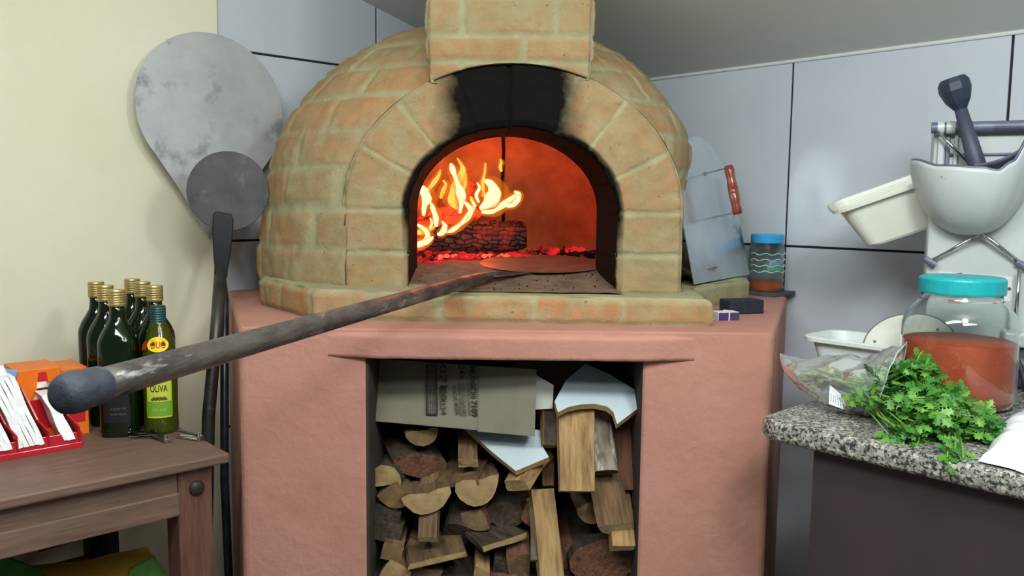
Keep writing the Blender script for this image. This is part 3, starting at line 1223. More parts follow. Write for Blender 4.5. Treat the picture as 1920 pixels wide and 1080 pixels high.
# ------------------------------------------------------------------ things on the pedestal's right side
M_MATT = mat('grey_stone', (84, 90, 96), (62, 68, 74), rough=0.7, scale=60)
bm = bmesh.new()
c_ = PZ(1438, 552, ZP)
rt = Matrix.Rotation(-YAW, 3, 'Z')
bx(bm, (0, 0, 0.006), (0.125, 0.125, 0.012), rt, bev=0.002)
tag(from_bm('stone_slab', bm, M_MATT, loc=c_), 'thin dark grey stone slab on the pedestal under the blue-lidded jar', 'slab')

M_CLEAR = mat('clear_glass', (240, 248, 246), rough=0.03, trans=1.0, ior=1.45)
M_PLASTIC_CLEAR = mat('clear_plastic', (236, 244, 242), rough=0.3, trans=1.0, ior=1.2)
jc = Vector((c_.x - 0.004, c_.y + 0.006, ZP + 0.012))
jar = thing('plastic_jar', 'clear plastic jar with a blue lid and wavy printed bands on the pedestal', 'jar', jc)
bm = bmesh.new()
hJ = 0.165
prof = [(0.0, 0.0), (0.050, 0.0), (0.054, 0.006)]
for k in range(12):
    z = 0.012 + 0.118 * k / 11
    prof.append((0.0545 - 0.0025 * (0.5 + 0.5 * cos(z * 2 * pi / 0.022)), z))
prof += [(0.052, 0.140), (0.046, 0.150), (0.045, hJ)]
inner = [(max(0.0, r - 0.0015), z + (0.0015 if z < 0.01 else 0)) for r, z in reversed(prof)]
lathe(bm, prof + inner, 40, cap=False)
from_bm('jar_body', bm, M_PLASTIC_CLEAR, jar, smooth=True)
bm = bmesh.new()
lathe(bm, [(0.0, 0.0), (0.0, 0.002), (0.050, 0.002), (0.0515, 0.012), (0.0515, 0.028), (0.0, 0.034)], 36, cap=False)
from_bm('spice', bm, mat('orange_spice', (190, 92, 46), (160, 70, 34), rough=0.9, scale=60), jar)
bm = bmesh.new()
lathe(bm, [(0.0465, 0.148), (0.0495, 0.150), (0.0500, 0.172), (0.0480, 0.176), (0.0, 0.177)], 40, cap=False)
from_bm('lid', bm, mat('blue_plastic', (52, 160, 218), rough=0.35), jar, smooth=False)
bm = bmesh.new()
for z0 in (0.062, 0.080, 0.098, 0.116):
    pts = []
    for k in range(40):
        a = radians(-165 + 150 * k / 39)
        pts.append(Vector((0.0553 * cos(a), 0.0553 * sin(a), z0 + 0.003 * sin(a * 9))))
    tube(bm, pts, 0.0010, 5)
from_bm('wavy_bands', bm, mat('white_ink', (225, 240, 230), rough=0.5), jar, smooth=True)


def patch(bm, r, a0, a1, z0, z1, n=12, wav=0.0):
    vs_ = []
    for zz in (z0, z1):
        vs_.append([bm.verts.new((r * cos(a0 + (a1 - a0) * k / n), r * sin(a0 + (a1 - a0) * k / n), zz + wav * sin(9 * (a0 + (a1 - a0) * k / n)))) for k in range(n + 1)])
    for k in range(n):
        bm.faces.new((vs_[0][k], vs_[0][k + 1], vs_[1][k + 1], vs_[1][k]))


bm = bmesh.new()
patch(bm, 0.0551, radians(-105), radians(-45), 0.066, 0.078, wav=0.002)
from_bm('green_print', bm, mat('green_ink', (74, 150, 118), rough=0.5), jar)
bm = bmesh.new()
patch(bm, 0.0551, radians(-100), radians(-50), 0.084, 0.095, wav=0.002)
from_bm('blue_print', bm, mat('blue_ink', (92, 150, 178), rough=0.5), jar)

# matchbox and dark box
mb = PZ(1360, 600, ZP)
match = thing('matchbox', 'small purple and white matchbox in front of the dark box on the pedestal', 'matchbox', (mb.x, mb.y, ZP), radians(12))
bm = bmesh.new()
bx(bm, (0, 0, 0.0105), (0.054, 0.034, 0.021), bev=0.0008)
from_bm('tray', bm, mat('white_card', (222, 220, 226), rough=0.7), match)
bm = bmesh.new()
bx(bm, (-0.013, 0.0, 0.0105), (0.026, 0.0352, 0.0195), bev=0.0006)
bx(bm, (0.015, 0.0, 0.0105), (0.024, 0.0352, 0.0195), bev=0.0006)
from_bm('sleeve', bm, mat('purple_print', (58, 44, 110), (72, 50, 84), rough=0.6, scale=30), match)
bm = bmesh.new()
tube(bm, [(-0.004, 0.004, 0.0235), (0.006, -0.006, 0.0232)], 0.0012, 6)
from_bm('loose_match', bm, mat('pale_wood', (220, 206, 180), rough=0.7), match)
db = PZ(1388, 590, ZP)
bm = bmesh.new()
bx(bm, (0, 0, 0.018), (0.098, 0.055, 0.036), bev=0.004, seg=3)
o = from_bm('charcoal_block', bm, mat('dark_foam', (38, 42, 54), (30, 33, 42), rough=0.85, scale=60, bump=0.001, bscale=160), loc=(db.x + 0.012, db.y + 0.035, ZP))
o.rotation_euler = (0, 0, radians(16))
tag(o, 'dark blue-black rectangular block lying behind the matchbox', 'block')

# ------------------------------------------------------------------ round peels against the left wall
M_ALU = mat('aluminium_sheet', (196, 198, 202), (174, 178, 184), rough=0.42, metal=0.3, scale=7, stretch=(1, 1, 1), c3=(140, 146, 152), s3=9, lo3=0.55, hi3=0.66, r2=0.55)
M_BURNT = mat('burnt_iron', (62, 60, 60), (42, 42, 44), rough=0.5, metal=0.5, scale=14, c3=(86, 82, 76), s3=20, lo3=0.6, hi3=0.8)
M_BLUEST = mat('blued_steel', (82, 94, 106), (58, 66, 76), rough=0.35, metal=0.8, scale=12)


def wp(x, y, d):
    """point at distance d in front of the left wall, seen at that pixel"""
    return PPl(x, y, CORNER + NL * d, NL)


c_big = wp(399, 205, 0.070)
foot = Vector((-0.735, 2.10, 0.0))
bigp = thing('pizza_peel', 'large round aluminium pizza peel leaning on the wall behind the small dark one', 'pizza peel', foot)
tip_ = wp(402, 448, 0.090)
updir = (c_big - tip_)
updir = updir.normalized()
acr = updir.cross(NL)
acr = acr.normalized()
if acr.dot(Vector((1, 0, 0))) < 0:
    acr = -acr
pn = acr.cross(updir)
pn = pn if pn.dot(NL) > 0 else -pn
R1 = 0.5 * (wp(537, 215, 0.07) - wp(262, 195, 0.07)).length
Lt = (c_big - tip_).length
outl = []
# round head tapering to a narrow neck
th0 = math.asin(min(0.99, (R1 - 0.016) / Lt)) if Lt > R1 else 0.9
for k in range(61):
    th = -pi / 2 + (pi / 2 + 0.0) * 0
    a = radians(-40) + radians(260) * k / 60
    outl.append((R1 * cos(a), R1 * sin(a)))
outl += [(-0.50 * R1, -1.02 * R1), (-0.030, -Lt * 0.93), (-0.018, -Lt), (0.018, -Lt), (0.030, -Lt * 0.93), (0.50 * R1, -1.02 * R1)]
bm = bmesh.new()
prism(bm, [c_big + acr * a + updir * b - foot for a, b in outl], pn * 0.003)
add_bevel(from_bm('blade', bm, M_ALU, bigp), 0.0008, 1)
bm = bmesh.new()
e1 = tip_ + updir * 0.02 + pn * 0.003
tube(bm, [e1 - foot + updir * 0.12 + pn * 0.006, e1 - foot + pn * 0.008, PY(421, 560, 2.14) - foot, PY(421, 900, 2.11) - foot, Vector((0, 0, 0.006))], [0.006, 0.011, 0.011, 0.011, 0.011], 14)
from_bm('handle', bm, M_BLUEST, bigp, smooth=True)

c_s = PY(428, 358, 2.17)
foot2 = Vector((-0.772, 1.965, 0.0))
smp = thing('pizza_peel', 'small round blackened peel leaning in front of the large one, left of the oven', 'pizza peel', foot2)
nk = PY(419, 410, 2.155)
ud = (c_s - nk).normalized()
pn2 = (NL * 0.35 + Vector((0.15, -1, 0.10))).normalized()
pn2 = (pn2 - ud * pn2.dot(ud)).normalized()
ac2 = ud.cross(pn2).normalized()
R2 = 72.5 / FPX * 2.17
bm = bmesh.new()
ol = [(R2 * 1.0 * cos(2 * pi * k / 64), R2 * 1.03 * sin(2 * pi * k / 64)) for k in range(64)]
prism(bm, [c_s + ac2 * a + ud * b - foot2 for a, b in ol], pn2 * 0.003)
add_bevel(from_bm('blade', bm, M_BURNT, smp), 0.0008, 1)
bm = bmesh.new()
f1 = nk + pn2 * 0.010
mid1 = PY(415, 500, 2.13)
dn = (mid1 - f1).normalized()
pp_ = []
for t_k, w_k in ((-0.012, 0.020), (0.0, 0.025), (0.05, 0.0245), (0.10, 0.0205), (0.128, 0.0165), (0.15, 0.016)):
    pp_.append((t_k, w_k))
prism(bm, [f1 + dn * a - ac2 * b - foot2 for a, b in pp_] + [f1 + dn * a + ac2 * b - foot2 for a, b in reversed(pp_)], pn2 * 0.018)
add_bevel(from_bm('socket', bm, mat('black_iron', (26, 26, 30), rough=0.35, metal=0.6), smp), 0.002, 2)
bm = bmesh.new()
tube(bm, [mid1 - foot2 + Vector((0, 0, 0.01)), PY(404, 640, 2.06) - foot2, PY(391, 780, 2.00) - foot2, Vector((0, 0, 0.005))], 0.0155, 16)
from_bm('handle', bm, mat('dark_worn_iron', (74, 70, 68), (48, 46, 46), rough=0.4, metal=0.5, scale=16, c3=(110, 106, 102), s3=22, lo3=0.62, hi3=0.8), smp, smooth=True)
# ------------------------------------------------------------------ firewood niche
def wood(name, a, b, c3=None):
    return mat(name, a, b, rough=0.85, scale=9, stretch=(1.2, 9, 9), lo=0.38, hi=0.62, bump=0.005, bscale=14, detail=8, c3=c3, s3=5, lo3=0.52, hi3=0.7)


W_LIGHT = wood('split_pale_wood', (178, 146, 100), (148, 116, 76), (116, 88, 58))
W_MID = wood('split_brown_wood', (124, 96, 66), (92, 70, 50), (68, 52, 38))
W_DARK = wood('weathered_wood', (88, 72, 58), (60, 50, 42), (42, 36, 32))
W_RED = wood('reddish_wood', (122, 82, 60), (92, 60, 44), (60, 42, 34))
B_DARK = mat('dark_bark', (78, 64, 54), (44, 38, 34), rough=0.95, scale=12, stretch=(1.5, 5, 5), bump=0.008, bscale=10)
B_PALE = mat('pale_bark', (150, 138, 124), (92, 82, 72), rough=0.95, scale=10, stretch=(1.5, 5, 5), bump=0.006, bscale=12, c3=(196, 188, 176), s3=6, lo3=0.55, hi3=0.65)
E_LIGHT = mat('sawn_end', (170, 146, 104), (138, 112, 76), rough=0.9, scale=26, bump=0.003, bscale=50)
E_MID = mat('sawn_end_brown', (134, 108, 74), (98, 76, 52), rough=0.9, scale=26, bump=0.003, bscale=50)
E_WHITE = mat('fresh_end', (220, 204, 172), (190, 168, 130), rough=0.9, scale=30, bump=0.003, bscale=50)


def section(kind, w, h):
    """closed outline in (y, z) with bark flags"""
    P = []
    if kind == 'round':
        for k in range(16):
            a = 2 * pi * k / 16
            P.append((w / 2 * cos(a), h / 2 * sin(a), 1))
    elif kind == 'half':                    # flat on top, round below
        for k in range(11):
            a = pi + pi * k / 10
            P.append((w / 2 * cos(a), h * 0.45 + h * sin(a) * 0.95, 1))
        for k in range(1, 5):
            P.append((w / 2 - w * k / 5, h * 0.45 + 0.05 * h * sin(k * 2.1), 0))
    elif kind == 'wedge':
        for k in range(8):
            a = radians(200 + 140 * k / 7)
            P.append((w / 2 * cos(a) * 1.05, h * 0.1 + h * 0.6 * sin(a), 1))
        P.append((w * 0.25, h * 0.25, 0))
        P.append((0.02 * w, h * 0.5, 0))
        P.append((-w * 0.27, h * 0.2, 0))
    elif kind == 'crescent':
        for k in range(9):
            a = pi - pi * k / 8
            P.append((w / 2 * cos(a), h * (-0.4 + 0.9 * sin(a)), 1))
        for k in range(1, 6):
            P.append((w / 2 - w * k / 6, h * (-0.4 + 0.12 * sin(k)), 0))
    else:                                   # plank
        for (a, b, c, d) in ((-1, -1, 1, -1), (1, -1, 1, 1), (1, 1, -1, 1), (-1, 1, -1, -1)):
            for k in range(4):
                t = k / 4
                P.append(((a + (c - a) * t) * w / 2, (b + (d - b) * t) * h / 2, 0))
    return P


def firewood(label, kind, x, y, Y, wpx, hpx, roll=0, pitch=0, yaw=0, L=0.30, m=(None, None, None), rough_=0.2, slope=0.0):
    w, h = wpx / FPX * Y, hpx / FPX * Y
    side, bark, end = m
    sec = section(kind, w, h)
    seed = x * 0.37 + y * 0.11
    n = len(sec)
    nr = 16
    vs, fs, fm = [], [], []
    for i in range(nr + 1):
        t = i / nr
        xx = -L * (1 - t)
        for (a, b, c) in sec:
            q = Vector((xx * 5, a * 30, b * 30)) + Vector((seed, seed * 2, 0))
            d = noise.noise(q * 0.6) * rough_ + noise.noise(q * 2.2) * rough_ * 0.4
            tp = 1 + 0.10 * (1 - t) * noise.noise(Vector((seed, 3, 1)))
            vs.append(Vector((xx + (slope * a if i == nr else 0) + (0.002 * noise.noise(Vector((a * 90, b * 90, seed))) if i == nr else 0),
                              (a * (1 + d)) * tp, (b * (1 + d) + 0.010 * sin(t * 3 + seed) * (1 - t)) * tp)))
    for i in range(nr):
        for k in range(n):
            fs.append((i * n + k, (i + 1) * n + k, (i + 1) * n + (k + 1) % n, i * n + (k + 1) % n))
            fm.append(1 if (sec[k][2] and sec[(k + 1) % n][2]) else 0)
    pass
    cy = sum(p[0] for p in sec) / n
    cz = sum(p[1] for p in sec) / n
    fs.append(tuple(nr * n + k for k in range(n)))
    fm.append(2)
    fs.append(tuple(range(n))[::-1])
    fm.append(2)
    o = mesh('firewood', vs, fs, [side, bark or side, end or side], fm=fm)
    o.data.update()
    B = Matrix(((0, 1, 0), (-1, 0, 0), (0, 0, 1)))
    M = Matrix.Rotation(radians(yaw), 3, 'Z') @ Matrix.Rotation(radians(pitch), 3, 'X') @ B @ Matrix.Rotation(radians(roll), 3, 'X')
    # origin = middle of the piece
    p = PY(x, y, Y)
    mid = M @ Vector((-L / 2, 0, 0))
    for v in o.data.vertices:
        v.co.x += L / 2
    o.matrix_world = Matrix.Translation(p + mid) @ M.to_4x4()
    tag(o, label, 'firewood', 'split firewood stacked in the niche under the oven')
    bmx = bmesh.new()
    bmx.from_mesh(o.data)
    bmesh.ops.recalc_face_normals(bmx, faces=bmx.faces)
    bmx.to_mesh(o.data)
    bmx.free()
    return o


D = (W_DARK, B_DARK, E_MID)
DM = (W_MID, B_DARK, E_MID)
DL = (W_MID, B_DARK, E_LIGHT)
PL_ = (W_LIGHT, B_DARK, E_LIGHT)
PP_ = (W_LIGHT, B_PALE, E_WHITE)
RD = (W_RED, B_DARK, E_MID)
RR = (W_RED, B_DARK, W_RED)
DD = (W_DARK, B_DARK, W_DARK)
LOGS = [
    ('half-round log, flat side up, topmost of the pile at the left under the carton', 'half', 793, 821, 1.86, 66, 34, 8, 0, 10, 0.32, DM),
    ('rough reddish bark log below the topmost left half-round', 'round', 790, 872, 1.88, 108, 52, -14, 6, 20, 0.30, RR),
    ('crescent-ended dark log against the left niche wall, high in the pile', 'crescent', 722, 893, 1.84, 72, 46, -12, 0, -6, 0.32, DL),
    ('wedge of brown wood just below the crescent-ended log at the left wall', 'wedge', 738, 930, 1.83, 66, 52, -8, 4, -4, 0.32, DM),
    ('broad half-moon log with pale end face, left of centre of the pile', 'half', 800, 942, 1.81, 96, 46, 12, 0, 6, 0.34, DL),
    ('narrow plank with a pale square end left of the white board corner', 'plank', 878, 868, 1.84, 38, 22, 0, 26, 4, 0.20, (W_MID, W_MID, E_LIGHT)),
    ('thin splintered brown slat lying below the narrow plank', 'plank', 858, 903, 1.85, 84, 22, 10, 8, -14, 0.26, (W_MID, W_RED, E_MID)),
    ('thick half-round log below the slat, left of the pale splintered plank', 'half', 898, 922, 1.84, 88, 58, 10, 0, 8, 0.34, DL),
    ('leaning stick with bright angled end under the broad half-moon log', 'plank', 802, 1012, 1.80, 38, 26, 6, 48, 2, 0.16, (W_MID, W_MID, E_WHITE)),
    ('dark upright bark log right of the leaning bright-ended stick', 'round', 856, 1000, 1.88, 62, 70, 0, 34, -14, 0.20, DD),
    ('small dark weathered block at the left wall, below the brown wedge', 'plank', 722, 968, 1.84, 58, 34, -8, 4, 4, 0.30, DD),
    ('second dark weathered block down at the left wall', 'plank', 728, 1000, 1.83, 52, 34, -12, 4, 0, 0.30, DD),
    ('squared brown block end third down at the left wall', 'plank', 736, 1034, 1.81, 42, 36, -10, 4, 2, 0.30, (W_MID, W_DARK, E_MID)),
    ('brown wedge between the left wall blocks and the bright-ended stick', 'wedge', 776, 1030, 1.86, 48, 46, 20, 0, 2, 0.30, RD),
    ('long thin splinter lying slanted across the lower left of the pile', 'plank', 822, 1050, 1.79, 122, 12, 9, 4, 12, 0.14, (W_MID, W_MID, E_LIGHT)),
    ('pale-ended wedge at the bottom left corner of the niche', 'wedge', 738, 1074, 1.80, 72, 52, 14, 0, 0, 0.32, DL),
    ('squat brown log at the bottom, second from the left', 'half', 796, 1082, 1.82, 62, 40, -12, 0, 6, 0.32, DM),
    ('dark log lying at the bottom under the slanted splinter', 'round', 858, 1082, 1.86, 70, 50, 0, 0, -4, 0.32, DD),
    ('pale split stick end at the bottom, left of centre', 'wedge', 900, 1078, 1.81, 34, 46, 26, 8, 0, 0.28, PL_),
    ('pale plank with splintered end sticking out under the white board', 'plank', 968, 910, 1.80, 52, 24, 14, 20, -28, 0.13, (W_LIGHT, W_LIGHT, E_LIGHT)),
    ('big bright split plank leaning down at the centre right of the pile', 'plank', 1080, 922, 1.775, 72, 22, -1, 64, 0, 0.20, (W_LIGHT, W_LIGHT, E_LIGHT)),
    ('pale bark-edged split piece just left of the big bright plank', 'half', 1030, 836, 1.84, 38, 34, 84, 60, 0, 0.16, (W_LIGHT, B_DARK, E_LIGHT)),
    ('upright log with whitish flaking bark right of the big bright plank', 'round', 1136, 886, 1.83, 50, 34, 0, 56, 8, 0.19, (W_DARK, B_PALE, W_DARK)),
    ('tall brown plank standing at the right wall behind the flaking log', 'plank', 1184, 920, 1.86, 56, 24, 4, 62, 4, 0.26, (W_RED, W_RED, E_MID)),
    ('brown split log with pale slanted cut at the right wall', 'half', 1154, 992, 1.79, 66, 42, 8, 42, 10, 0.18, (W_MID, W_MID, E_WHITE)),
    ('white-ended squared stick poking out lowest at the right wall', 'plank', 1169, 1028, 1.785, 46, 26, -2, 46, 4, 0.18, (W_LIGHT, W_LIGHT, E_WHITE)),
    ('long pale pole leaning down below the big bright plank', 'plank', 1034, 1088, 1.775, 50, 30, 4, 62, 12, 0.20, (W_LIGHT, W_MID, E_LIGHT)),
    ('dull brown wedge tucked behind the foot of the big bright plank', 'wedge', 1112, 958, 1.85, 62, 52, -16, 6, 6, 0.30, DM),
    ('large dark round log at the bottom right corner', 'round', 1132, 1052, 1.84, 128, 88, 0, 0, 4, 0.36, RR),
    ('blackish log in the centre, below the pale splintered plank', 'round', 946, 968, 1.88, 76, 52, 0, 0, -8, 0.32, DD),
    ('dark reddish log right of the blackish centre log', 'wedge', 1006, 960, 1.86, 70, 62, 14, 0, 6, 0.32, RR),
    ('strip of white-flecked bark left of the long pale pole', 'crescent', 1002, 1052, 1.80, 34, 18, 78, 58, 4, 0.14, (B_PALE, B_PALE, B_PALE)),
    ('thin grey stick lying level in the lower centre', 'plank', 944, 1018, 1.81, 96, 12, 5, 2, 30, 0.16, (W_DARK, W_DARK, E_LIGHT)),
    ('brown grooved plank end at the bottom, left of the flecked bark', 'plank', 974, 1068, 1.83, 42, 66, 4, 16, 0, 0.26, RD),
    ('grey plank end at the bottom beside the brown grooved plank', 'plank', 940, 1072, 1.84, 34, 60, -4, 14, 0, 0.26, DD),
    ('dark sliver standing between the white board and the big plank', 'plank', 1028, 912, 1.87, 24, 18, 10, 58, 0, 0.14, RR),
    ('dark round log end at the very bottom, under the squared block end', 'round', 700, 1092, 1.86, 60, 44, 0, 0, 4, 0.32, DD),
    ('low brown split log at the very bottom beneath the lower centre', 'half', 950, 1106, 1.80, 90, 44, 6, 0, 6, 0.30, DM),
    ('reddish split log low behind the foot of the long pale pole', 'wedge', 1062, 1040, 1.88, 70, 60, -10, 0, 0, 0.30, RR),
    ('weathered split log in shadow between the crescent-ended log and the reddish one', 'wedge', 760, 905, 1.92, 70, 44, 20, 0, 8, 0.30, DD),
    ('knotty brown split log left of the blackish centre log', 'wedge', 892, 972, 1.86, 62, 44, -24, 0, -10, 0.30, RD),
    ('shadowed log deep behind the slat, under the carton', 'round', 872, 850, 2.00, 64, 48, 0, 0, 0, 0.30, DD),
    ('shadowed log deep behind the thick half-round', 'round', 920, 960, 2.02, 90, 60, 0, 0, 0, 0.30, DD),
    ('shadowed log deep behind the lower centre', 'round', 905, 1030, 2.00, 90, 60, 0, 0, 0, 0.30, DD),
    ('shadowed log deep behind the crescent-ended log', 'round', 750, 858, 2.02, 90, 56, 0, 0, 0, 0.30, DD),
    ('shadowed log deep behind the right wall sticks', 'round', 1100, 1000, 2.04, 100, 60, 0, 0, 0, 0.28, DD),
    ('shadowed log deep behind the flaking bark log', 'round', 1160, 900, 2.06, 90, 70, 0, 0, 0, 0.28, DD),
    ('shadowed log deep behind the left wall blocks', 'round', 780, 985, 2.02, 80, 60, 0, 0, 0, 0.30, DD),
]
for (lb, k, x, y, Y, w, h, ro_, pi_, ya_, L, m_3) in LOGS:
    firewood(lb, k, x, y, Y, w, h, ro_, pi_, ya_, L, m_3)

# flattened beer carton resting on the wood
M_CARD = mat('corrugated_card', (124, 119, 103), (112, 108, 93), rough=0.85, scale=6, bump=0.0006, bscale=60)
M_CARDB = mat('brown_card', (128, 104, 84), (112, 90, 72), rough=0.85, scale=8)
M_INK = mat('dark_ink', (44, 36, 36), rough=0.8)
TLc, TRc, BRc, BLc = PY(700, 672, 1.92), PY(1006, 693, 1.84), PY(1003, 816, 1.80), PY(694, 789, 1.85)
cb = (BLc + BRc) / 2
carton = thing('beer_carton', 'flattened beer carton printed with a barcode lying on the firewood', 'carton', cb)
cn = (TRc - BRc).cross(BLc - BRc)
cn = cn.normalized()
if cn.y > 0:
    cn = -cn
bm = bmesh.new()
fold = 0.0


def quad_uv(u, v):
    return (BLc.lerp(BRc, u)).lerp(TLc.lerp(TRc, u), v)


def panel(bm, u0, u1, off, th, v0=0.0, v1=1.0, n=10, skew=0.0):
    g = []
    for j in range(5):
        g.append([quad_uv(u0 + (u1 - u0) * i / n, v0 + (v1 - v0) * j / 4) + cn * (off + 0.0015 * noise.noise(Vector((i * 0.6, j * 0.8, u0 * 9)))) - cb for i in range(n + 1)])
    A = [[bm.verts.new(p) for p in r] for r in g]
    B = [[bm.verts.new(p - cn * th) for p in r] for r in g]
    for j in range(4):
        for i in range(n):
            bm.faces.new((A[j][i], A[j][i + 1], A[j + 1][i + 1], A[j + 1][i]))
            bm.faces.new((B[j][i], B[j + 1][i], B[j + 1][i + 1], B[j][i + 1]))
    for i in range(n):
        bm.faces.new((A[0][i], B[0][i], B[0][i + 1], A[0][i + 1]))
        bm.faces.new((A[4][i], A[4][i + 1], B[4][i + 1], B[4][i]))
    for j in range(4):
        bm.faces.new((A[j][0], A[j + 1][0], B[j + 1][0], B[j][0]))
        bm.faces.new((A[j][n], B[j][n], B[j + 1][n], A[j + 1][n]))


panel(bm, 0.0, 0.665, 0.0, 0.003)
from_bm('front_panel', bm, M_CARD, carton, smooth=False)
bm = bmesh.new()
panel(bm, 0.66, 1.0, 0.0035, 0.003, v0=-0.02)
from_bm('end_flap', bm, M_CARD, carton, smooth=False)
bm = bmesh.new()
panel(bm, 0.0, 0.98, -0.035, 0.003, v0=0.03)
from_bm('back_panel', bm, M_CARDB, carton)
bm = bmesh.new()
a = [quad_uv(0, 1) - cb, quad_uv(1, 1) - cb, quad_uv(0.98, 1) - cn * 0.038 - cb, quad_uv(0, 1) - cn * 0.038 - cb]
prism(bm, a, (0, 0, -0.002))
a = [quad_uv(0, 0) - cb, quad_uv(0.99, 0) - cb, quad_uv(0.98, 0) - cn * 0.038 - cb, quad_uv(0, 0) - cn * 0.038 - cb]
prism(bm, a, (0, 0, 0.002))
from_bm('side_panel', bm, M_CARD, carton)

def text_mesh(body, size, bold=0.0, ext=0.0003):
    cu = bpy.data.curves.new('t', 'FONT')
    cu.body = body
    cu.size = size
    cu.extrude = ext
    cu.offset = bold
    o = bpy.data.objects.new('t', cu)
    COL.objects.link(o)
    bpy.context.view_layer.update()
    me_ = bpy.data.meshes.new_from_object(o.evaluated_get(bpy.context.evaluated_depsgraph_get()))
    bpy.data.objects.remove(o)
    bpy.data.curves.remove(cu)
    xs = [v.co.x for v in me_.vertices]
    ys = [v.co.y for v in me_.vertices]
    x0_, x1_, y0_, y1_ = min(xs), max(xs), min(ys), max(ys)
    return me_, x0_, x1_, y0_, y1_


def text_on(name, body, fn, m, parent, bold=0.0, loc=None):
    """fn(a, b, c): a along the text 0..1, b up the letters 0..1, c height off the surface"""
    me_, x0_, x1_, y0_, y1_ = text_mesh(body, 1.0, bold, 0.005)
    for v in me_.vertices:
        v.co = fn((v.co.x - x0_) / (x1_ - x0_), (v.co.y - y0_) / (y1_ - y0_), v.co.z)
    me_.materials.clear()
    me_.materials.append(m)
    return new_obj(name, me_, parent, loc)


def cartontext(body, px0, py0, px1, py1, hpx, bold=0.0):
    """text runs down the carton from (px0,py0) to (px1,py1); letters grow to the right"""
    A_, B_ = PPl(px0, py0, BRc, cn), PPl(px1, py1, BRc, cn)
    C_ = PPl(px0 + hpx, py0, BRc, cn) - A_

    def fn(a, b, c):
        # letters' own 'up' points to the right, since the text is turned a quarter clockwise
        p = A_.lerp(B_, a) + C_ * b
        # drop on to the panel
        return p + cn * (0.0022 + c * 0.02) - cb
    text_on('printed_text', body, fn, M_INK, carton, bold)


cartontext('MUNICH 7109', 880, 686, 884, 781, 12, 0.02)
cartontext('24x', 860, 684, 863, 712, 11, 0.01)
cartontext('COPOS CERVEJA', 873, 716, 877, 780, 6)
cartontext('VASOS GLASSES', 865, 718, 869, 780, 6)
cartontext('PARA CERVEZA', 858, 718, 862, 780, 6)
cartontext('MADE BEER', 848, 722, 854, 778, 7)
cartontext('071', 824, 684, 825, 727, 14, 0.015)
cartontext('09', 824, 729, 824, 751, 14, 0.015)
cartontext('034', 824, 752, 827, 777, 11, 0.0)
bm = bmesh.new()


def cpt(x, y, o_=0.0024):
    return PPl(x, y, BRc, cn) + cn * o_ - cb


for k in range(26):
    y = 690 + 66 * k / 25 + rnd(-0.5, 0.5)
    t = rnd(0.5, 1.4)
    bm.faces.new([bm.verts.new(cpt(*q)) for q in ((801, y), (819, y + 0.5), (819, y + 0.5 + t), (801, y + t))])
for q0, q1, q2, q3 in (((799, 684), (802, 684), (802, 778), (799, 778)), ((817, 684), (820, 684), (821, 778), (818, 778)), ((799, 775), (821, 776), (821, 779), (799, 778)), ((799, 684), (820, 684), (820, 687), (799, 687))):
    bm.faces.new([bm.verts.new(cpt(*q)) for q in (q0, q1, q2, q3)])
for k in range(4):
    x = 803 + 4 * k
    bm.faces.new([bm.verts.new(cpt(*q)) for q in ((x, 758), (x + 1.3, 758), (x + 1.3, 776), (x, 776))])
from_bm('barcode', bm, M_INK, carton)

# laminated boards
M_LAM = mat('white_laminate', (192, 206, 212), (182, 196, 204), rough=0.35, scale=8)
M_CORE = mat('board_core', (196, 164, 108), (176, 144, 92), rough=0.9, scale=60, bump=0.001, bscale=120)


def board(label, px, p0, nrm_, th, name='laminated_board', m=None, core=None):
    P = [PPl(x, y, p0, nrm_) for x, y in px]
    c = sum(P, Vector()) / len(P)
    root = thing(name, label, 'board', c)
    bm = bmesh.new()
    prism(bm, [p - c for p in P], -nrm_ * 0.001)
    from_bm('white_face' if m is None else 'face', bm, m or M_LAM, root)
    bm = bmesh.new()
    prism(bm, [p - c - nrm_ * 0.001 for p in P], -nrm_ * th)
    from_bm('core', bm, core or M_CORE, root)
    return root


na = Vector((-0.08, -0.60, 0.80)).normalized()
board('white laminated board with a pointed corner sticking out beneath the carton', [(868, 797), (1012, 806), (1018, 838), (1029, 857), (967, 883), (920, 845)], PY(967, 883, 1.79), na, 0.016)
nb = Vector((0.05, -0.60, 0.80)).normalized()
board('white laminated board with a wavy cut edge at the upper right of the niche',
      [(1040, 752), (1062, 712), (1098, 682), (1140, 700), (1201, 737), (1201, 762), (1157, 795), (1150, 772), (1138, 762), (1115, 757), (1090, 758), (1066, 763), (1046, 773)], PY(1157, 795, 1.785), nb, 0.016)
nc = Vector((0.25, -0.90, 0.34)).normalized()
board('grey card strip hanging between the carton and the wavy white board', [(1006, 735), (1040, 715), (1096, 690), (1062, 735), (1038, 770), (1020, 796), (1008, 800)], PY(1008, 800, 1.93), nc, 0.003, name='card_strip', m=M_CARD, core=M_CARD)
board('brown card sheet standing at the back behind the carton and boards', [(955, 690), (975, 672), (1090, 676), (1200, 735), (1200, 760), (1000, 760)], PY(1000, 760, 2.05), Vector((0, -0.97, 0.25)).normalized(), 0.004, name='card_sheet', m=M_CARDB, core=M_CARDB)
board('small pale card tab poking out of the open end of the carton', [(1003, 702), (1038, 722), (1036, 766), (1004, 768)], PY(1004, 768, 1.85), Vector((0.1, -0.99, 0.1)).normalized(), 0.003, name='card_tab', m=mat('pale_card', (188, 190, 184), rough=0.8), core=M_CARD)
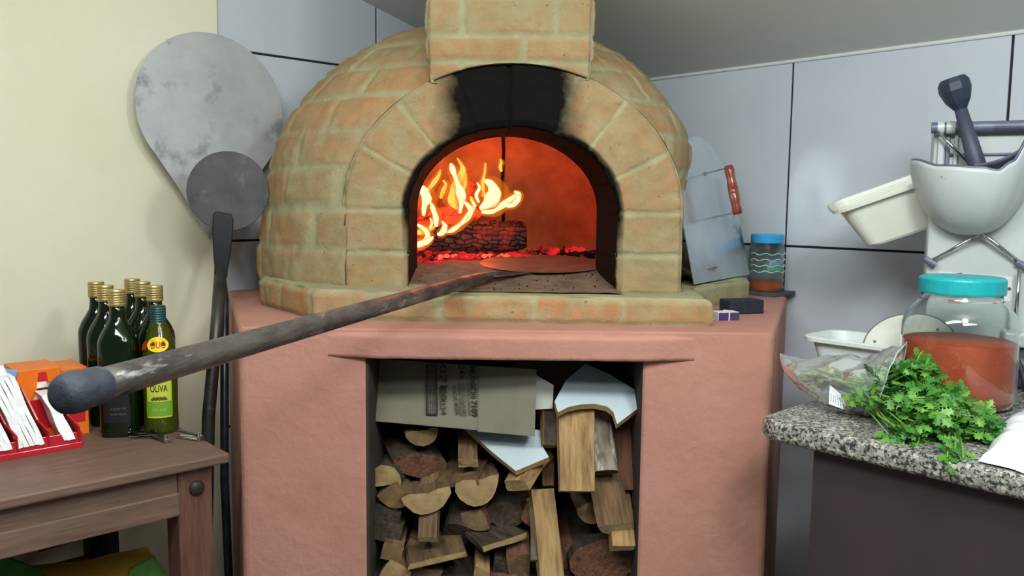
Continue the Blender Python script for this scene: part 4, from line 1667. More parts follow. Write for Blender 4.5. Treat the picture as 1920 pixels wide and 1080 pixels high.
# ------------------------------------------------------------------ side table on the left
ZT = H - 0.53
FR = PZ(431, 849, ZT)                      # front right corner of its top
FR.z = 0
W_TAB = mat('brown_stained_wood', (124, 98, 84), (98, 76, 66), rough=0.5, scale=5, stretch=(2, 22, 22), lo=0.35, hi=0.7, bump=0.0006, bscale=10, detail=7)
W_TAB2 = mat('red_stained_wood', (112, 76, 62), (78, 52, 46), rough=0.55, scale=5, stretch=(22, 22, 2), lo=0.35, hi=0.7, bump=0.0006, bscale=10, detail=7)
W_TABD = mat('dark_wood', (44, 34, 34), (32, 26, 28), rough=0.6, scale=5)  # darker wood for the rear legs, brace and plinth
back = (FR - CORNER).dot(NL) - 0.03
table = thing('side_table', 'dark brown wooden side table against the cream wall', 'table', FR)
table.rotation_euler = (0, 0, atan2(UL.y, UL.x))     # local X runs along the wall to the left, local Y towards the wall is -Y
TL = 1.35
# local frame: X = UL; Y = Z x UL
YL = Vector((-UL.y, UL.x, 0))
sgn = 1 if YL.dot(NL) < 0 else -1             # sign that leads towards the wall


def tb(name, x0, x1, y0, y1, z0, z1, m, bev=0.003, parent=table):
    bm = bmesh.new()
    bx(bm, ((x0 + x1) / 2, sgn * (y0 + y1) / 2, (z0 + z1) / 2), (x1 - x0, abs(y1 - y0), z1 - z0), bev=bev)
    return from_bm(name, bm, m, parent)


tb('tabletop', 0, TL, 0, back, ZT - 0.022, ZT, W_TAB, 0.005)
tb('front_rail', 0.10, TL - 0.06, 0.028, 0.050, ZT - 0.120, ZT - 0.022, W_TAB)
tb('rail_moulding', 0.10, TL - 0.06, 0.022, 0.028, ZT - 0.120, ZT - 0.070, W_TAB)
tb('side_rail', 0.045, 0.065, 0.09, back - 0.09, ZT - 0.120, ZT - 0.022, W_TAB2)
for (xa, ya) in ((0.03, 0.022), (TL - 0.10, 0.022), (0.03, back - 0.095), (TL - 0.10, back - 0.095)):
    lg = tb('leg', xa, xa + 0.072, ya, ya + 0.072, 0, ZT - 0.022, W_TAB2 if ya < 0.1 else W_TABD, 0.004)
    if ya < 0.1:
        bm = bmesh.new()
        lathe(bm, [(0.0165, 0), (0.0165, 0.002), (0.013, 0.006), (0.006, 0.0085), (0.0, 0.009)], 20,
              Matrix.Translation((xa + 0.034, sgn * ya, ZT - 0.068)) @ Matrix.Rotation(radians(90 * sgn), 4, 'X'), cap=False)
        from_bm('bolt_cap', bm, mat('dark_bolt', (58, 48, 46), rough=0.5, metal=0.3), lg, smooth=True)
bm = bmesh.new()
tube(bm, [(0.085, sgn * 0.10, ZT - 0.125), (0.22, sgn * (back - 0.07), ZT - 0.36)], 0.016, 4)
from_bm('brace', bm, W_TABD, table)
tb('shelf', 0.05, TL - 0.05, 0.06, back - 0.06, ZT - 0.44, ZT - 0.42, W_TAB2)

# cloths heaped on the lower shelf


def cloth(name, label, pts, m, th=0.006, grp=None):
    """soft heap: grid between front curve and back curve"""
    vs, fs = [], []
    nu, nv = 28, 12
    rows_ = len(pts)

    def P(u, v):
        a = u * (len(pts[0]) - 1)
        i = min(int(a), len(pts[0]) - 2)
        f = a - i
        b = v * (rows_ - 1)
        j = min(int(b), rows_ - 2)
        g = b - j
        f = f * f * (3 - 2 * f)
        return (pts[j][i].lerp(pts[j][i + 1], f)).lerp(pts[j + 1][i].lerp(pts[j + 1][i + 1], f), g)
    for j in range(nv + 1):
        for i in range(nu + 1):
            p = P(i / nu, j / nv)
            vs.append(p + Vector((0, 0, (0.0 if 'maroon' in label else 0.016) + 0.006 * noise.noise(p * 16))))
    for j in range(nv):
        for i in range(nu):
            a = j * (nu + 1) + i
            fs.append((a, a + 1, a + nu + 2, a + nu + 1))
    c = sum(vs, Vector()) / len(vs)
    o = mesh(name, [v - c for v in vs], fs, m, smooth=True, loc=c)
    s_ = o.modifiers.new('thickness', 'SOLIDIFY')
    s_.thickness = th
    return tag(o, label, 'cloth', grp)


zs_ = ZT - 0.42
cloth('cloth', 'yellow ochre cloth with a frayed corner heaped on the shelf under the table',
      [[Vector((PY(x, 1, 1.78).x, 1.78 + 0.0 * x, zs_ + 0.012)) for x in (-60, 60, 160, 240, 300)],
       [PY(-60, 1060, 1.84), PY(60, 1078, 1.86), PY(140, 1074, 1.86), PY(230, 1062, 1.88), PY(286, 1050, 1.88)],
       [PY(-60, 1050, 1.92), PY(60, 1072, 1.93), PY(130, 1068, 1.93), PY(225, 1048, 1.94), PY(278, 1036, 1.95)],
       [PY(-60, 1075, 2.0), PY(60, 1086, 2.0), PY(130, 1086, 2.0), PY(225, 1080, 2.0), PY(270, 1075, 2.0)]],
      mat('ochre_cloth', (196, 152, 52), (180, 136, 44), rough=0.95, scale=30))
cloth('cloth', 'light green cloth at the left end of the shelf under the table',
      [[PY(-120, 1120, 1.80), PY(0, 1110, 1.80), PY(90, 1110, 1.82)],
       [PY(-120, 1060, 1.84), PY(-10, 1050, 1.85), PY(84, 1079, 1.86)],
       [PY(-120, 1044, 1.93), PY(-10, 1050, 1.93), PY(70, 1078, 1.93)]],
      mat('green_cloth', (96, 176, 92), (80, 158, 80), rough=0.95, scale=30))
cloth('cloth', 'green cloth corner at the right end of the shelf beside the ochre cloth',
      [[PY(236, 1120, 1.80), PY(280, 1110, 1.80), PY(318, 1100, 1.82)],
       [PY(244, 1082, 1.83), PY(284, 1058, 1.84), PY(306, 1076, 1.84)],
       [PY(250, 1070, 1.90), PY(290, 1050, 1.90), PY(300, 1070, 1.90)]],
      mat('green_cloth_pale', (120, 176, 92), (104, 160, 80), rough=0.95, scale=30))
cloth('cloth', 'dark maroon cloth folded behind the ochre cloth on the shelf',
      [[PY(20, 1090, 2.02), PY(120, 1090, 2.02), PY(270, 1085, 2.02)],
       [PY(30, 1062, 2.04), PY(110, 1066, 2.04), PY(262, 1044, 2.04)],
       [PY(30, 1062, 2.10), PY(110, 1072, 2.10), PY(262, 1050, 2.10)]],
      mat('maroon_cloth', (70, 26, 38), rough=0.95))

# ---- bottles
M_GBOT = mat('green_bottle_glass', (20, 42, 16), rough=0.06, trans=0.55, ior=1.5)
M_OIL = mat('dark_oil', (10, 14, 12), rough=0.2)
M_GOLD = mat('gold_cap', (190, 172, 112), (170, 150, 96), rough=0.35, metal=0.6, scale=20)
M_LBLK = mat('black_label', (20, 22, 26), rough=0.5)
M_SIL = mat('silver_print', (150, 152, 146), rough=0.4, metal=0.3)


def sq_lathe(bm, prof, n=40, M=None, p=3.2):
    """rounded-square section: (radius, z, squareness)"""
    M = M or Matrix()
    rings = []
    for r, z, q in prof:
        ring_ = []
        for k in range(n):
            a = 2 * pi * k / n + pi / 4
            e = 2 + (p - 2) * q
            d = (abs(cos(a)) ** e + abs(sin(a)) ** e) ** (-1 / e)
            ring_.append(bm.verts.new(M @ Vector((r * d * cos(a), r * d * sin(a), z))))
        rings.append(ring_)
    for a, b in zip(rings, rings[1:]):
        for k in range(n):
            bm.faces.new((a[k], a[(k + 1) % n], b[(k + 1) % n], b[k]))
    bm.faces.new(rings[0][::-1])
    bm.faces.new(rings[-1])


def gold_bottle(label):
    t = thing('oil_bottle', label, 'bottle', group='gold-capped olive oil bottles at the back of the side table')
    bm = bmesh.new()
    R = 0.041
    sq_lathe(bm, [(R - 0.004, 0, 1), (R - 0.001, 0.003, 1), (R, 0.010, 1), (R, 0.208, 1), (R * 0.97, 0.218, 0.9), (R * 0.84, 0.234, 0.6), (R * 0.62, 0.250, 0.3),
                  (R * 0.44, 0.264, 0), (R * 0.385, 0.28, 0), (R * 0.38, 0.302, 0)], 44)
    from_bm('bottle_glass', bm, M_GBOT, t, smooth=True)
    bm = bmesh.new()
    sq_lathe(bm, [(R - 0.006, 0.004, 1), (R - 0.003, 0.010, 1), (R - 0.003, 0.206, 1), (R * 0.78, 0.232, 0.6), (R * 0.66, 0.238, 0.3)], 44)
    from_bm('oil', bm, M_OIL, t, smooth=True)
    bm = bmesh.new()
    pr = [(0.0, 0.294), (0.0185, 0.294), (0.019, 0.296)]
    for k in range(5):
        pr += [(0.0193, 0.299 + k * 0.0055), (0.0180, 0.3015 + k * 0.0055)]
    pr += [(0.0190, 0.328), (0.0178, 0.331), (0.0, 0.3315)]
    lathe(bm, pr, 30, cap=False)
    from_bm('cap', bm, M_GOLD, t, smooth=False)
    return t


def label_patch(name, r, a0, a1, z0, z1, m, parent, p=3.2, sq=True, n=16, off=0.0008):
    bm = bmesh.new()
    rr = []
    for z in (z0, z1):
        row = []
        for k in range(n + 1):
            a = a0 + (a1 - a0) * k / n
            d = (abs(cos(a)) ** p + abs(sin(a)) ** p) ** (-1 / p) if sq else 1.0
            row.append(bm.verts.new(((r * d + off) * cos(a), (r * d + off) * sin(a), z)))
        rr.append(row)
    for k in range(n):
        bm.faces.new((rr[0][k], rr[0][k + 1], rr[1][k + 1], rr[1][k]))
    return from_bm(name, bm, m, parent, smooth=True)


def label_text(body, r, ac, width, z0, z1, m, parent, p=3.2, sq=True, off=0.0014, bold=0.0):
    def fn(a, b, c):
        an = ac + (a - 0.5) * width / r
        d = (abs(cos(an)) ** p + abs(sin(an)) ** p) ** (-1 / p) if sq else 1.0
        return Vector(((r * d + off) * cos(an), (r * d + off) * sin(an), z0 + (z1 - z0) * b))
    return text_on('label_text', body, fn, m, parent, bold)


spots = [('front gold-capped olive oil bottle, nearest of the dark bottles, with silver print', (-0.890, 1.845)),
         ('gold-capped olive oil bottle in the middle of the left row', (-0.960, 1.935)),
         ('gold-capped olive oil bottle at the back of the left row beside the wall', (-1.022, 2.015)),
         ('gold-capped olive oil bottle nearest in the right row, behind the green-capped one', (-0.848, 1.945)),
         ('gold-capped olive oil bottle in the middle of the right row', (-0.915, 2.03)),
         ('gold-capped olive oil bottle at the back of the right row, against the wall', (-0.975, 2.105))]
first = None
face = -pi / 2 + 0.25
for i, (lb, (x, y)) in enumerate(spots):
    if i == 0:
        first = gold_bottle(lb)
        o = first
        kids = list(o.children)
        o.location = (x, y, ZT)
        o.rotation_euler = (0, 0, radians(12))
        label_patch('label', 0.041, -pi / 2 - 0.62, -pi / 2 + 0.62, 0.035, 0.165, M_LBLK, o)
        label_text('QUINTA', 0.041, -pi / 2 + 0.1, 0.046, 0.148, 0.158, M_SIL, o)
        label_text('DO VALE', 0.041, -pi / 2 + 0.1, 0.040, 0.134, 0.143, M_SIL, o)
        label_text('AZEITE', 0.041, -pi / 2 + 0.1, 0.030, 0.064, 0.069, M_SIL, o)
        label_text('EXTRA VIRGEM', 0.041, -pi / 2 + 0.1, 0.030, 0.052, 0.057, M_SIL, o)
    else:
        o = first.copy()
        COL.objects.link(o)
        for c in kids:
            d = c.copy()
            COL.objects.link(d)
            d.parent = o
        o.location = (x, y, ZT)
        o['label'] = lb

gb = thing('oil_bottle', 'olive oil bottle with a dark green cap, yellow neck seal and lime label', 'bottle', (-0.808, 1.868, ZT), radians(18))
M_GB2 = mat('olive_glass', (92, 104, 18), rough=0.07, trans=0.6, ior=1.5)
bm = bmesh.new()
R = 0.0375
lathe(bm, [(0.0, 0.0), (R - 0.005, 0), (R - 0.001, 0.004), (R, 0.012), (R - 0.001, 0.06), (R, 0.12), (R, 0.165), (R * 0.97, 0.185), (R * 0.86, 0.208), (R * 0.66, 0.232), (R * 0.46, 0.252), (R * 0.42, 0.262), (0, 0.262)], 44, cap=False)
from_bm('bottle_glass', bm, M_GB2, gb, smooth=True)
bm = bmesh.new()
lathe(bm, [(0.0, 0.004), (R - 0.006, 0.004), (R - 0.003, 0.012), (R - 0.003, 0.045), (0, 0.045)], 40, cap=False)
from_bm('oil', bm, M_OIL, gb, smooth=True)
bm = bmesh.new()
pr = [(0.0, 0.256), (0.0165, 0.256)]
for k in range(6):
    pr += [(0.0172, 0.259 + k * 0.0055), (0.0160, 0.2615 + k * 0.0055)]
pr += [(0.0165, 0.2925), (0.0, 0.294)]
lathe(bm, pr, 30, cap=False)
from_bm('cap', bm, mat('teal_cap', (24, 74, 74), rough=0.35), gb)
label_patch('label', R, -pi / 2 - 0.75, -pi / 2 + 0.75, 0.040, 0.128, mat('lime_label', (196, 204, 72), (170, 190, 60), rough=0.5, scale=12), gb, sq=False)
label_patch('label_band', R, -pi / 2 - 0.78, -pi / 2 + 0.78, 0.044, 0.078, mat('green_label', (110, 158, 40), rough=0.5), gb, sq=False, off=0.0012)
M_DKT = mat('dark_print', (40, 50, 20), rough=0.5)
label_text('OLIVA', R, -pi / 2, 0.036, 0.100, 0.116, M_DKT, gb, sq=False, bold=0.01)
label_text('EXTRA VIRGEM', R, -pi / 2, 0.030, 0.056, 0.062, mat('pale_print', (220, 226, 170), rough=0.5), gb, sq=False)
bm = bmesh.new()
for k in range(9):
    a = -pi / 2 - 0.35 + 0.09 * k
    t = bmesh.new()
    bmesh.ops.create_uvsphere(t, u_segments=10, v_segments=6, radius=0.004)
    add_bm(bm, t, Matrix.Translation(((R + 0.0006) * cos(a), (R + 0.0006) * sin(a), 0.083 + 0.003 * (k % 2))) @ Matrix.Diagonal((1, 0.4, 0.8, 1)))
from_bm('printed_olives', bm, mat('olive_print', (84, 80, 30), rough=0.5), gb, smooth=True)
# neck seal follows the shoulder
bm = bmesh.new()
prof_ = [(R * 0.99, 0.178), (R * 0.955, 0.19), (R * 0.87, 0.207), (R * 0.77, 0.22), (R * 0.70, 0.229)]


def shoulder(z):
    for (r0, z0), (r1, z1) in zip(prof_, prof_[1:]):
        if z <= z1:
            return r0 + (r1 - r0) * (z - z0) / (z1 - z0)
    return prof_[-1][0]


cv = bm.verts.new((0, -shoulder(0.208) - 0.0015, 0.208))
rg = []
for k in range(28):
    a = 2 * pi * k / 28
    z = 0.208 + 0.017 * sin(a)
    an = -pi / 2 + 0.72 * cos(a)
    r_ = shoulder(z) + 0.0015
    rg.append(bm.verts.new((r_ * cos(an), r_ * sin(an), z)))
for k in range(28):
    bm.faces.new((cv, rg[k], rg[(k + 1) % 28]))
from_bm('neck_seal', bm, mat('yellow_seal', (238, 204, 40), rough=0.5), gb)


def fnd(a, b, c):
    z = 0.200 + 0.015 * b
    an = -pi / 2 + 0.05 + (a - 0.5) * 0.9
    r_ = shoulder(z) + 0.0024
    return Vector((r_ * cos(an), r_ * sin(an), z))


text_on('seal_text', 'DUO', fnd, mat('orange_print', (222, 120, 30), rough=0.5), gb, 0.01)
bm = bmesh.new()
for k in range(6):
    pass
a0 = -pi / 2 - 1.05
vs_ = [bm.verts.new(((shoulder(z) + 0.002) * cos(a0 + d), (shoulder(z) + 0.002) * sin(a0 + d), z)) for d, z in ((-0.3, 0.192), (0.3, 0.197), (0.35, 0.208), (0.1, 0.216), (-0.3, 0.206))]
bm.faces.new(vs_)
from_bm('red_tag', bm, mat('red_seal', (196, 60, 40), rough=0.5), gb)

# ---- orange sauce cartons
M_ORNG = mat('orange_card', (236, 122, 20), (230, 112, 16), rough=0.45, scale=12)
M_REDP = mat('red_print', (196, 24, 40), rough=0.5)
M_WHITEP = mat('white_print', (236, 236, 230), rough=0.5)
M_DKP = mat('brown_print', (60, 36, 26), rough=0.5)


def sauce_box(label, px, py, w, d, h):
    p = PZ(px, py, ZT)
    t = thing('sauce_carton', label, 'box', (p.x, p.y, ZT), atan2(-UL.y, -UL.x))      # local +X = along the wall to the right, +Y = to the wall
    bm = bmesh.new()
    bx(bm, (-w / 2, d / 2, h / 2), (w, d, h), bev=0.0015)
    from_bm('carton', bm, M_ORNG, t)
    bm = bmesh.new()
    cx_ = -w * 0.42
    for (x0_, x1_, z0_, z1_) in ((-0.010, 0.010, h - 0.028, h - 0.008),):
        prism(bm, [(cx_ + x0_, -0.0006, z0_), (cx_ + x1_, -0.0006, z0_), (cx_ + x1_ * 0.8, -0.0006, z1_), (cx_ + x0_ * 0.8, -0.0006, z1_)], (0, -0.0004, 0))
    from_bm('printed_cap', bm, M_REDP, t)
    bm = bmesh.new()
    prism(bm, [(cx_ - 0.026, -0.0006, 0.03), (cx_ + 0.026, -0.0006, 0.03), (cx_ + 0.026, -0.0006, h - 0.068), (cx_ - 0.026, -0.0006, h - 0.068)], (0, -0.0004, 0))
    from_bm('printed_bottle', bm, M_REDP, t)
    bm = bmesh.new()
    prism(bm, [(cx_ - 0.012, -0.0006, h - 0.042), (cx_ + 0.012, -0.0006, h - 0.042), (cx_ + 0.011, -0.0006, h - 0.029), (cx_ - 0.011, -0.0006, h - 0.029)], (0, -0.0004, 0))
    prism(bm, [(cx_ - 0.020, -0.0006, h - 0.067), (cx_ + 0.020, -0.0006, h - 0.067), (cx_ + 0.012, -0.0006, h - 0.053), (cx_ - 0.012, -0.0006, h - 0.053)], (0, -0.0004, 0))
    from_bm('printed_neck', bm, M_WHITEP, t)
    bm = bmesh.new()
    prism(bm, [(cx_ - 0.012, -0.0006, h - 0.052), (cx_ + 0.012, -0.0006, h - 0.052), (cx_ + 0.012, -0.0006, h - 0.043), (cx_ - 0.012, -0.0006, h - 0.043)], (0, -0.0004, 0))
    from_bm('printed_band', bm, M_DKP, t)
    return t


sauce_box('orange sauce carton printed with a red-capped bottle, beside the oil bottles', 168, 812, 0.080, 0.115, 0.155)
sauce_box('orange sauce carton printed with a red-capped bottle, left one of the two', 119, 822, 0.086, 0.115, 0.163)

# ---- red dispenser with paper sachets
p = PZ(156, 838, ZT)
disp = thing('sachet_dispenser', 'red plastic dispenser with slanted compartments at the front left of the table', 'dispenser', (p.x, p.y, ZT), atan2(-UL.y, -UL.x))
M_REDPL = mat('red_acrylic', (196, 20, 44), (176, 14, 36), rough=0.25, scale=8, coat=0.4)
LW, DP = 0.30, 0.105
bm = bmesh.new()
bx(bm, (-LW / 2, DP / 2, 0.006), (LW, DP, 0.012), bev=0.001)
bx(bm, (-LW / 2, 0.004, 0.020), (LW, 0.006, 0.030), bev=0.001)
bx(bm, (-LW / 2, DP, 0.06), (LW, 0.004, 0.12), bev=0.001)
from_bm('base_tray', bm, M_REDPL, disp)
PITCH_X = 0.068
for k in range(6):
    xk = -0.004 - k * PITCH_X * 0.86
    bm = bmesh.new()
    prism(bm, [(xk, 0.0, 0.012), (xk, DP, 0.012), (xk - 0.036, DP, 0.135), (xk - 0.036, 0.050, 0.135), (xk - 0.016, 0.020, 0.070), (xk - 0.004, -0.012, 0.050)], (-0.0035, 0, 0))
    from_bm('divider', bm, M_REDPL, disp)
M_PAPER = mat('white_paper', (244, 244, 246), (234, 234, 240), rough=0.7, scale=30)
labels_p = ['bundle of white paper sachets in the rightmost slot of the red dispenser',
            'bundle of white paper sachets in the second slot from the right of the red dispenser',
            'bundle of white paper sachets in the third slot from the right of the red dispenser',
            'bundle of white paper sachets in the slot at the left picture edge']
for k in range(5):
    xk = -0.010 - k * PITCH_X * 0.86
    nst = (5 if k else 3)
    for q in range(1):
        pass
    bm = bmesh.new()
    hb = 0.142 if k else 0.095
    for q in range(nst):
        # each sachet a thin pleated strip leaning back
        x0_ = xk - 0.006 - q * 0.0094 * (1 if k else 0.7)
        W2 = 0.0090
        pts = []
        for j in range(10):
            t = j / 9
            pts.append((x0_ - 0.042 * t * (hb / 0.142) + 0.0012 * sin(9 * t + q), -0.004 + 0.040 * t + 0.0015 * rnd(-1, 1), 0.022 + hb * t))
        for side in (1,):
            ra = [bm.verts.new((x, y, z)) for (x, y, z) in pts]
            rb = [bm.verts.new((x - W2, y - 0.001 * rnd(0, 1), z + 0.002 * rnd(-1, 1))) for (x, y, z) in pts]
            rc = [bm.verts.new((x - W2, y + 0.055, z)) for (x, y, z) in pts]
            rd = [bm.verts.new((x, y + 0.055, z)) for (x, y, z) in pts]
            for A_, B_ in ((ra, rb), (rb, rc), (rc, rd), (rd, ra)):
                for j in range(9):
                    bm.faces.new((A_[j], A_[j + 1], B_[j + 1], B_[j]))
            bm.faces.new((ra[0], rb[0], rc[0], rd[0]))
            bm.faces.new((ra[9], rd[9], rc[9], rb[9]))
    c = Vector((xk, 0, 0.012))
    for v in bm.verts:
        v.co -= c
    o = from_bm('paper_sachets', bm, M_PAPER)
    o.matrix_world = Matrix.Translation(disp.location) @ Matrix.Rotation(disp.rotation_euler.z, 4, 'Z') @ Matrix.Translation(c)
    if k < 4:
        tag(o, labels_p[k], 'sachets', 'paper sachets in the red dispenser')
    else:
        tag(o, 'bundle of white paper sachets in the last slot, cut by the left picture edge', 'sachets', 'paper sachets in the red dispenser')
# loose sachets lying on top at the back
M_BLUEP = mat('blue_paper', (120, 156, 214), rough=0.6)
for k, (x, y, m_, lb) in enumerate([(-0.150, 0.080, M_PAPER, 'crumpled white paper sachets heaped on top behind the dispenser'), (-0.118, 0.098, M_BLUEP, 'pale blue sachet poking up behind the white sachets, right one'), (-0.232, 0.088, M_BLUEP, 'pale blue sachet behind the white sachets at the picture edge')]):
    bm = bmesh.new()
    if k == 0:
        for q in range(9):
            bx(bm, (-0.015 * q + 0.02 + rnd(-0.004, 0.004), rnd(-0.008, 0.008), rnd(-0.006, 0.006)), (0.014, 0.040, 0.050), Matrix.Rotation(rnd(-0.5, 0.5), 3, 'Y') @ Matrix.Rotation(rnd(-0.4, 0.4), 3, 'X'), bev=0.003)
    else:
        bx(bm, (0, 0, 0), (0.030, 0.010, 0.060), Matrix.Rotation(0.3, 3, 'Y'), bev=0.004)
    o = from_bm('loose_sachets', bm, m_)
    o.matrix_world = Matrix.Translation(disp.location) @ Matrix.Rotation(disp.rotation_euler.z, 4, 'Z') @ Matrix.Translation((x, y, 0.150 if k == 0 else 0.140))
    tag(o, lb, 'sachets')

# ---- nail clippers / small metal openers
def clipper(lb, px, py, rz):
    p = PZ(px, py, ZT)
    t = thing('nail_clipper', lb, 'nail clipper', (p.x, p.y, ZT), rz, 'metal clippers at the right end of the table')
    bm = bmesh.new()
    bx(bm, (0, 0, 0.0025), (0.066, 0.012, 0.002), bev=0.0006)
    bx(bm, (0, 0, 0.0080), (0.066, 0.012, 0.002), Matrix.Rotation(radians(-4), 3, 'Y'), bev=0.0006)
    bx(bm, (0.032, 0, 0.0055), (0.004, 0.014, 0.009), bev=0.001)
    from_bm('jaws', bm, M_CHROME, t)
    bm = bmesh.new()
    bx(bm, (-0.006, 0, 0.0145), (0.060, 0.010, 0.002), Matrix.Rotation(radians(6), 3, 'Y'), bev=0.0008)
    from_bm('lever', bm, mat('dark_chrome', (60, 62, 64), rough=0.25, metal=0.9), t)
    bm = bmesh.new()
    tube(bm, [(0.024, 0, 0.001), (0.024, 0, 0.018)], 0.003, 10)
    from_bm('pin', bm, M_CHROME, t)
    return t


clipper('dark metal nail clipper in front of the green-capped bottle', 300, 826, radians(-38))
clipper('shiny metal nail clipper near the right corner of the table', 356, 824, radians(-20))
clipper('flat metal clipper lying close to the foot of the front dark bottle', 272, 822, radians(4))
# ------------------------------------------------------------------ counter on the right
ZC = H - 0.40
P0 = PZ(1412, 782, ZC)
P0.z = 0
cdep = (P0 - CORNER).dot(NR) - 0.012
TW = -NR                                       # towards the wall
M_GRAN = mat('granite', (142, 140, 132), (52, 54, 56), rough=0.25, scale=150, lo=0.45, hi=0.56, detail=3, c3=(178, 174, 162), s3=110, lo3=0.54, hi3=0.6)
M_CAB = mat('dark_laminate', (62, 52, 56), (56, 47, 51), rough=0.5, scale=6)
rotC = Matrix((UR, TW, Vector((0, 0, 1)))).transposed()
bm = bmesh.new()
CL = 1.9
# left front corner is rounded off
pl = []
for k in range(9):
    a = pi + (pi / 2) * k / 8
    pl.append((0.05 + 0.05 * cos(a), 0.05 + 0.05 * sin(a)))
pl += [(CL, 0), (CL, cdep), (0.0, cdep)]
prism(bm, [rotC @ Vector((a, b, 0)) for a, b in pl], (0, 0, 0.040))
ct = from_bm('worktop', bm, M_GRAN, loc=(P0.x, P0.y, ZC - 0.040))
add_bevel(ct, 0.012, 4, 40)
tag(ct, 'speckled grey granite worktop with a rounded corner to the right of the oven', 'worktop')
cab = thing('base_cabinet', 'plain dark brown cabinet under the granite worktop', 'cabinet', P0 + UR * 0.11 + TW * 0.03)
cab.rotation_euler = (0, 0, atan2(UR.y, UR.x))


def cb_(name, x0, x1, y0, y1, z0, z1, m, bev=0.002, parent=cab):
    bm = bmesh.new()
    bx(bm, ((x0 + x1) / 2, (y0 + y1) / 2, (z0 + z1) / 2), (x1 - x0, y1 - y0, z1 - z0), bev=bev)
    return from_bm(name, bm, m, parent)


cb_('carcass', 0, CL - 0.13, 0.022, cdep - 0.04, 0.08, ZC - 0.0405, M_CAB)
cb_('plinth', 0.02, CL - 0.15, 0.06, cdep - 0.05, 0, 0.08, W_TABD)
cb_('front_panel', 0, 1.0, 0, 0.020, 0.09, ZC - 0.042, M_CAB)
cb_('front_panel', 1.004, CL - 0.13, 0, 0.020, 0.09, ZC - 0.042, M_CAB)

# ---- big jar of red sauce
jf = PZ(1788, 774, ZC)
rJ = 0.1105
jd_ = Vector((jf.x, jf.y, 0)).normalized()
jc = Vector((jf.x, jf.y, 0)) + jd_ * rJ * 0.96
jar = thing('sauce_jar', 'big glass jar of red-orange sauce with a turquoise lid on the granite worktop', 'jar', (jc.x, jc.y, ZC))


def jz(y, x=1790):
    return PY(x, y, jc.y).z - ZC


zl0, zl1, zsh, znk = jz(549), jz(521), jz(618), jz(562)
prof = [(0.0, 0.0), (rJ * 0.86, 0.0), (rJ * 0.97, 0.006), (rJ, 0.022), (rJ, zsh - 0.01), (rJ * 0.985, zsh + 0.012), (rJ * 0.93, (zsh + znk) / 2 + 0.004), (rJ * 0.82, znk - 0.012), (rJ * 0.72, znk), (rJ * 0.69, znk + 0.004), (rJ * 0.69, zl1 - 0.006)]
t_ = 0.0035
inner = [(r - t_, max(z, t_)) for r, z in reversed(prof[1:])] + [(0.0, t_)]
bm = bmesh.new()
lathe(bm, prof + inner, 64, cap=False)
from_bm('jar_glass', bm, M_CLEAR, jar, smooth=True)
zs2 = jz(640) + 0.004
bm = bmesh.new()
ri = rJ - t_ - 0.0008
lathe(bm, [(0.0, t_ + 0.001), (ri * 0.9, t_ + 0.001), (ri * 0.985, t_ + 0.008), (ri, 0.024), (ri, zs2 - 0.002), (ri * 0.99, zs2), (0.0, zs2 - 0.003)], 56, cap=False)
M_SAUCE = mat('chunky_red_sauce', (214, 92, 50), (198, 76, 40), rough=0.5, scale=26, bump=0.001, bscale=60, c3=(232, 136, 70), s3=70, lo3=0.62, hi3=0.7)
from_bm('sauce', bm, M_SAUCE, jar, smooth=True)
bm = bmesh.new()
lathe(bm, [(0.0, zl1 + 0.004), (rJ * 0.69, zl1 + 0.0035), (rJ * 0.725, zl1), (rJ * 0.735, zl1 - 0.003), (rJ * 0.735, zl0 + 0.003), (rJ * 0.725, zl0), (rJ * 0.70, zl0 + 0.0005)], 64, cap=False)
from_bm('lid', bm, mat('turquoise_plastic', (30, 172, 178), (24, 160, 168), rough=0.4, scale=60), jar)

# ---- food processor / grater with a cast bowl
MX = PZ(1742, 560, ZC)
mo = PY(1742, 400, 1.93)
rz = radians(-24)
mach = thing('food_grinder', 'large white enamelled food grinder with a cast bowl and dark plunger', 'food grinder', (mo.x, mo.y, ZC), rz)
MI = (Matrix.Translation((mo.x, mo.y, ZC)) @ Matrix.Rotation(rz, 4, 'Z')).inverted()
M_ENAM = mat('chipped_enamel', (196, 202, 202), (184, 190, 192), rough=0.35, scale=5, c3=(120, 122, 130), s3=30, lo3=0.68, hi3=0.72)
M_CASTD = mat('grey_cast_metal', (118, 122, 142), (92, 96, 116), rough=0.5, metal=0.3, scale=24)
M_PLUNGE = mat('slate_plastic', (70, 76, 96), (58, 62, 80), rough=0.5, scale=20)
Xm = Matrix.Rotation(rz, 3, 'Z') @ Vector((1, 0, 0))
Ym = Matrix.Rotation(rz, 3, 'Z') @ Vector((0, 1, 0))
m0 = Vector((mo.x, mo.y, 0))


def mpt(x, y, off=0.0):
    """pixel -> machine's own frame, on the plane 'off' in front of the body"""
    return MI @ PPl(x, y, m0 - Ym * off, Ym)


ztop = mpt(1742, 240).z
bm = bmesh.new()
BW = 0.40
bx(bm, (BW / 2, 0.055, (0.05 + ztop) / 2), (BW, 0.11, ztop - 0.05), bev=0.008)
from_bm('body', bm, M_ENAM, mach)
bm = bmesh.new()
bx(bm, (BW / 2, 0.07, 0.025), (BW * 0.9, 0.16, 0.05), bev=0.006)
from_bm('base', bm, M_CASTD, mach)
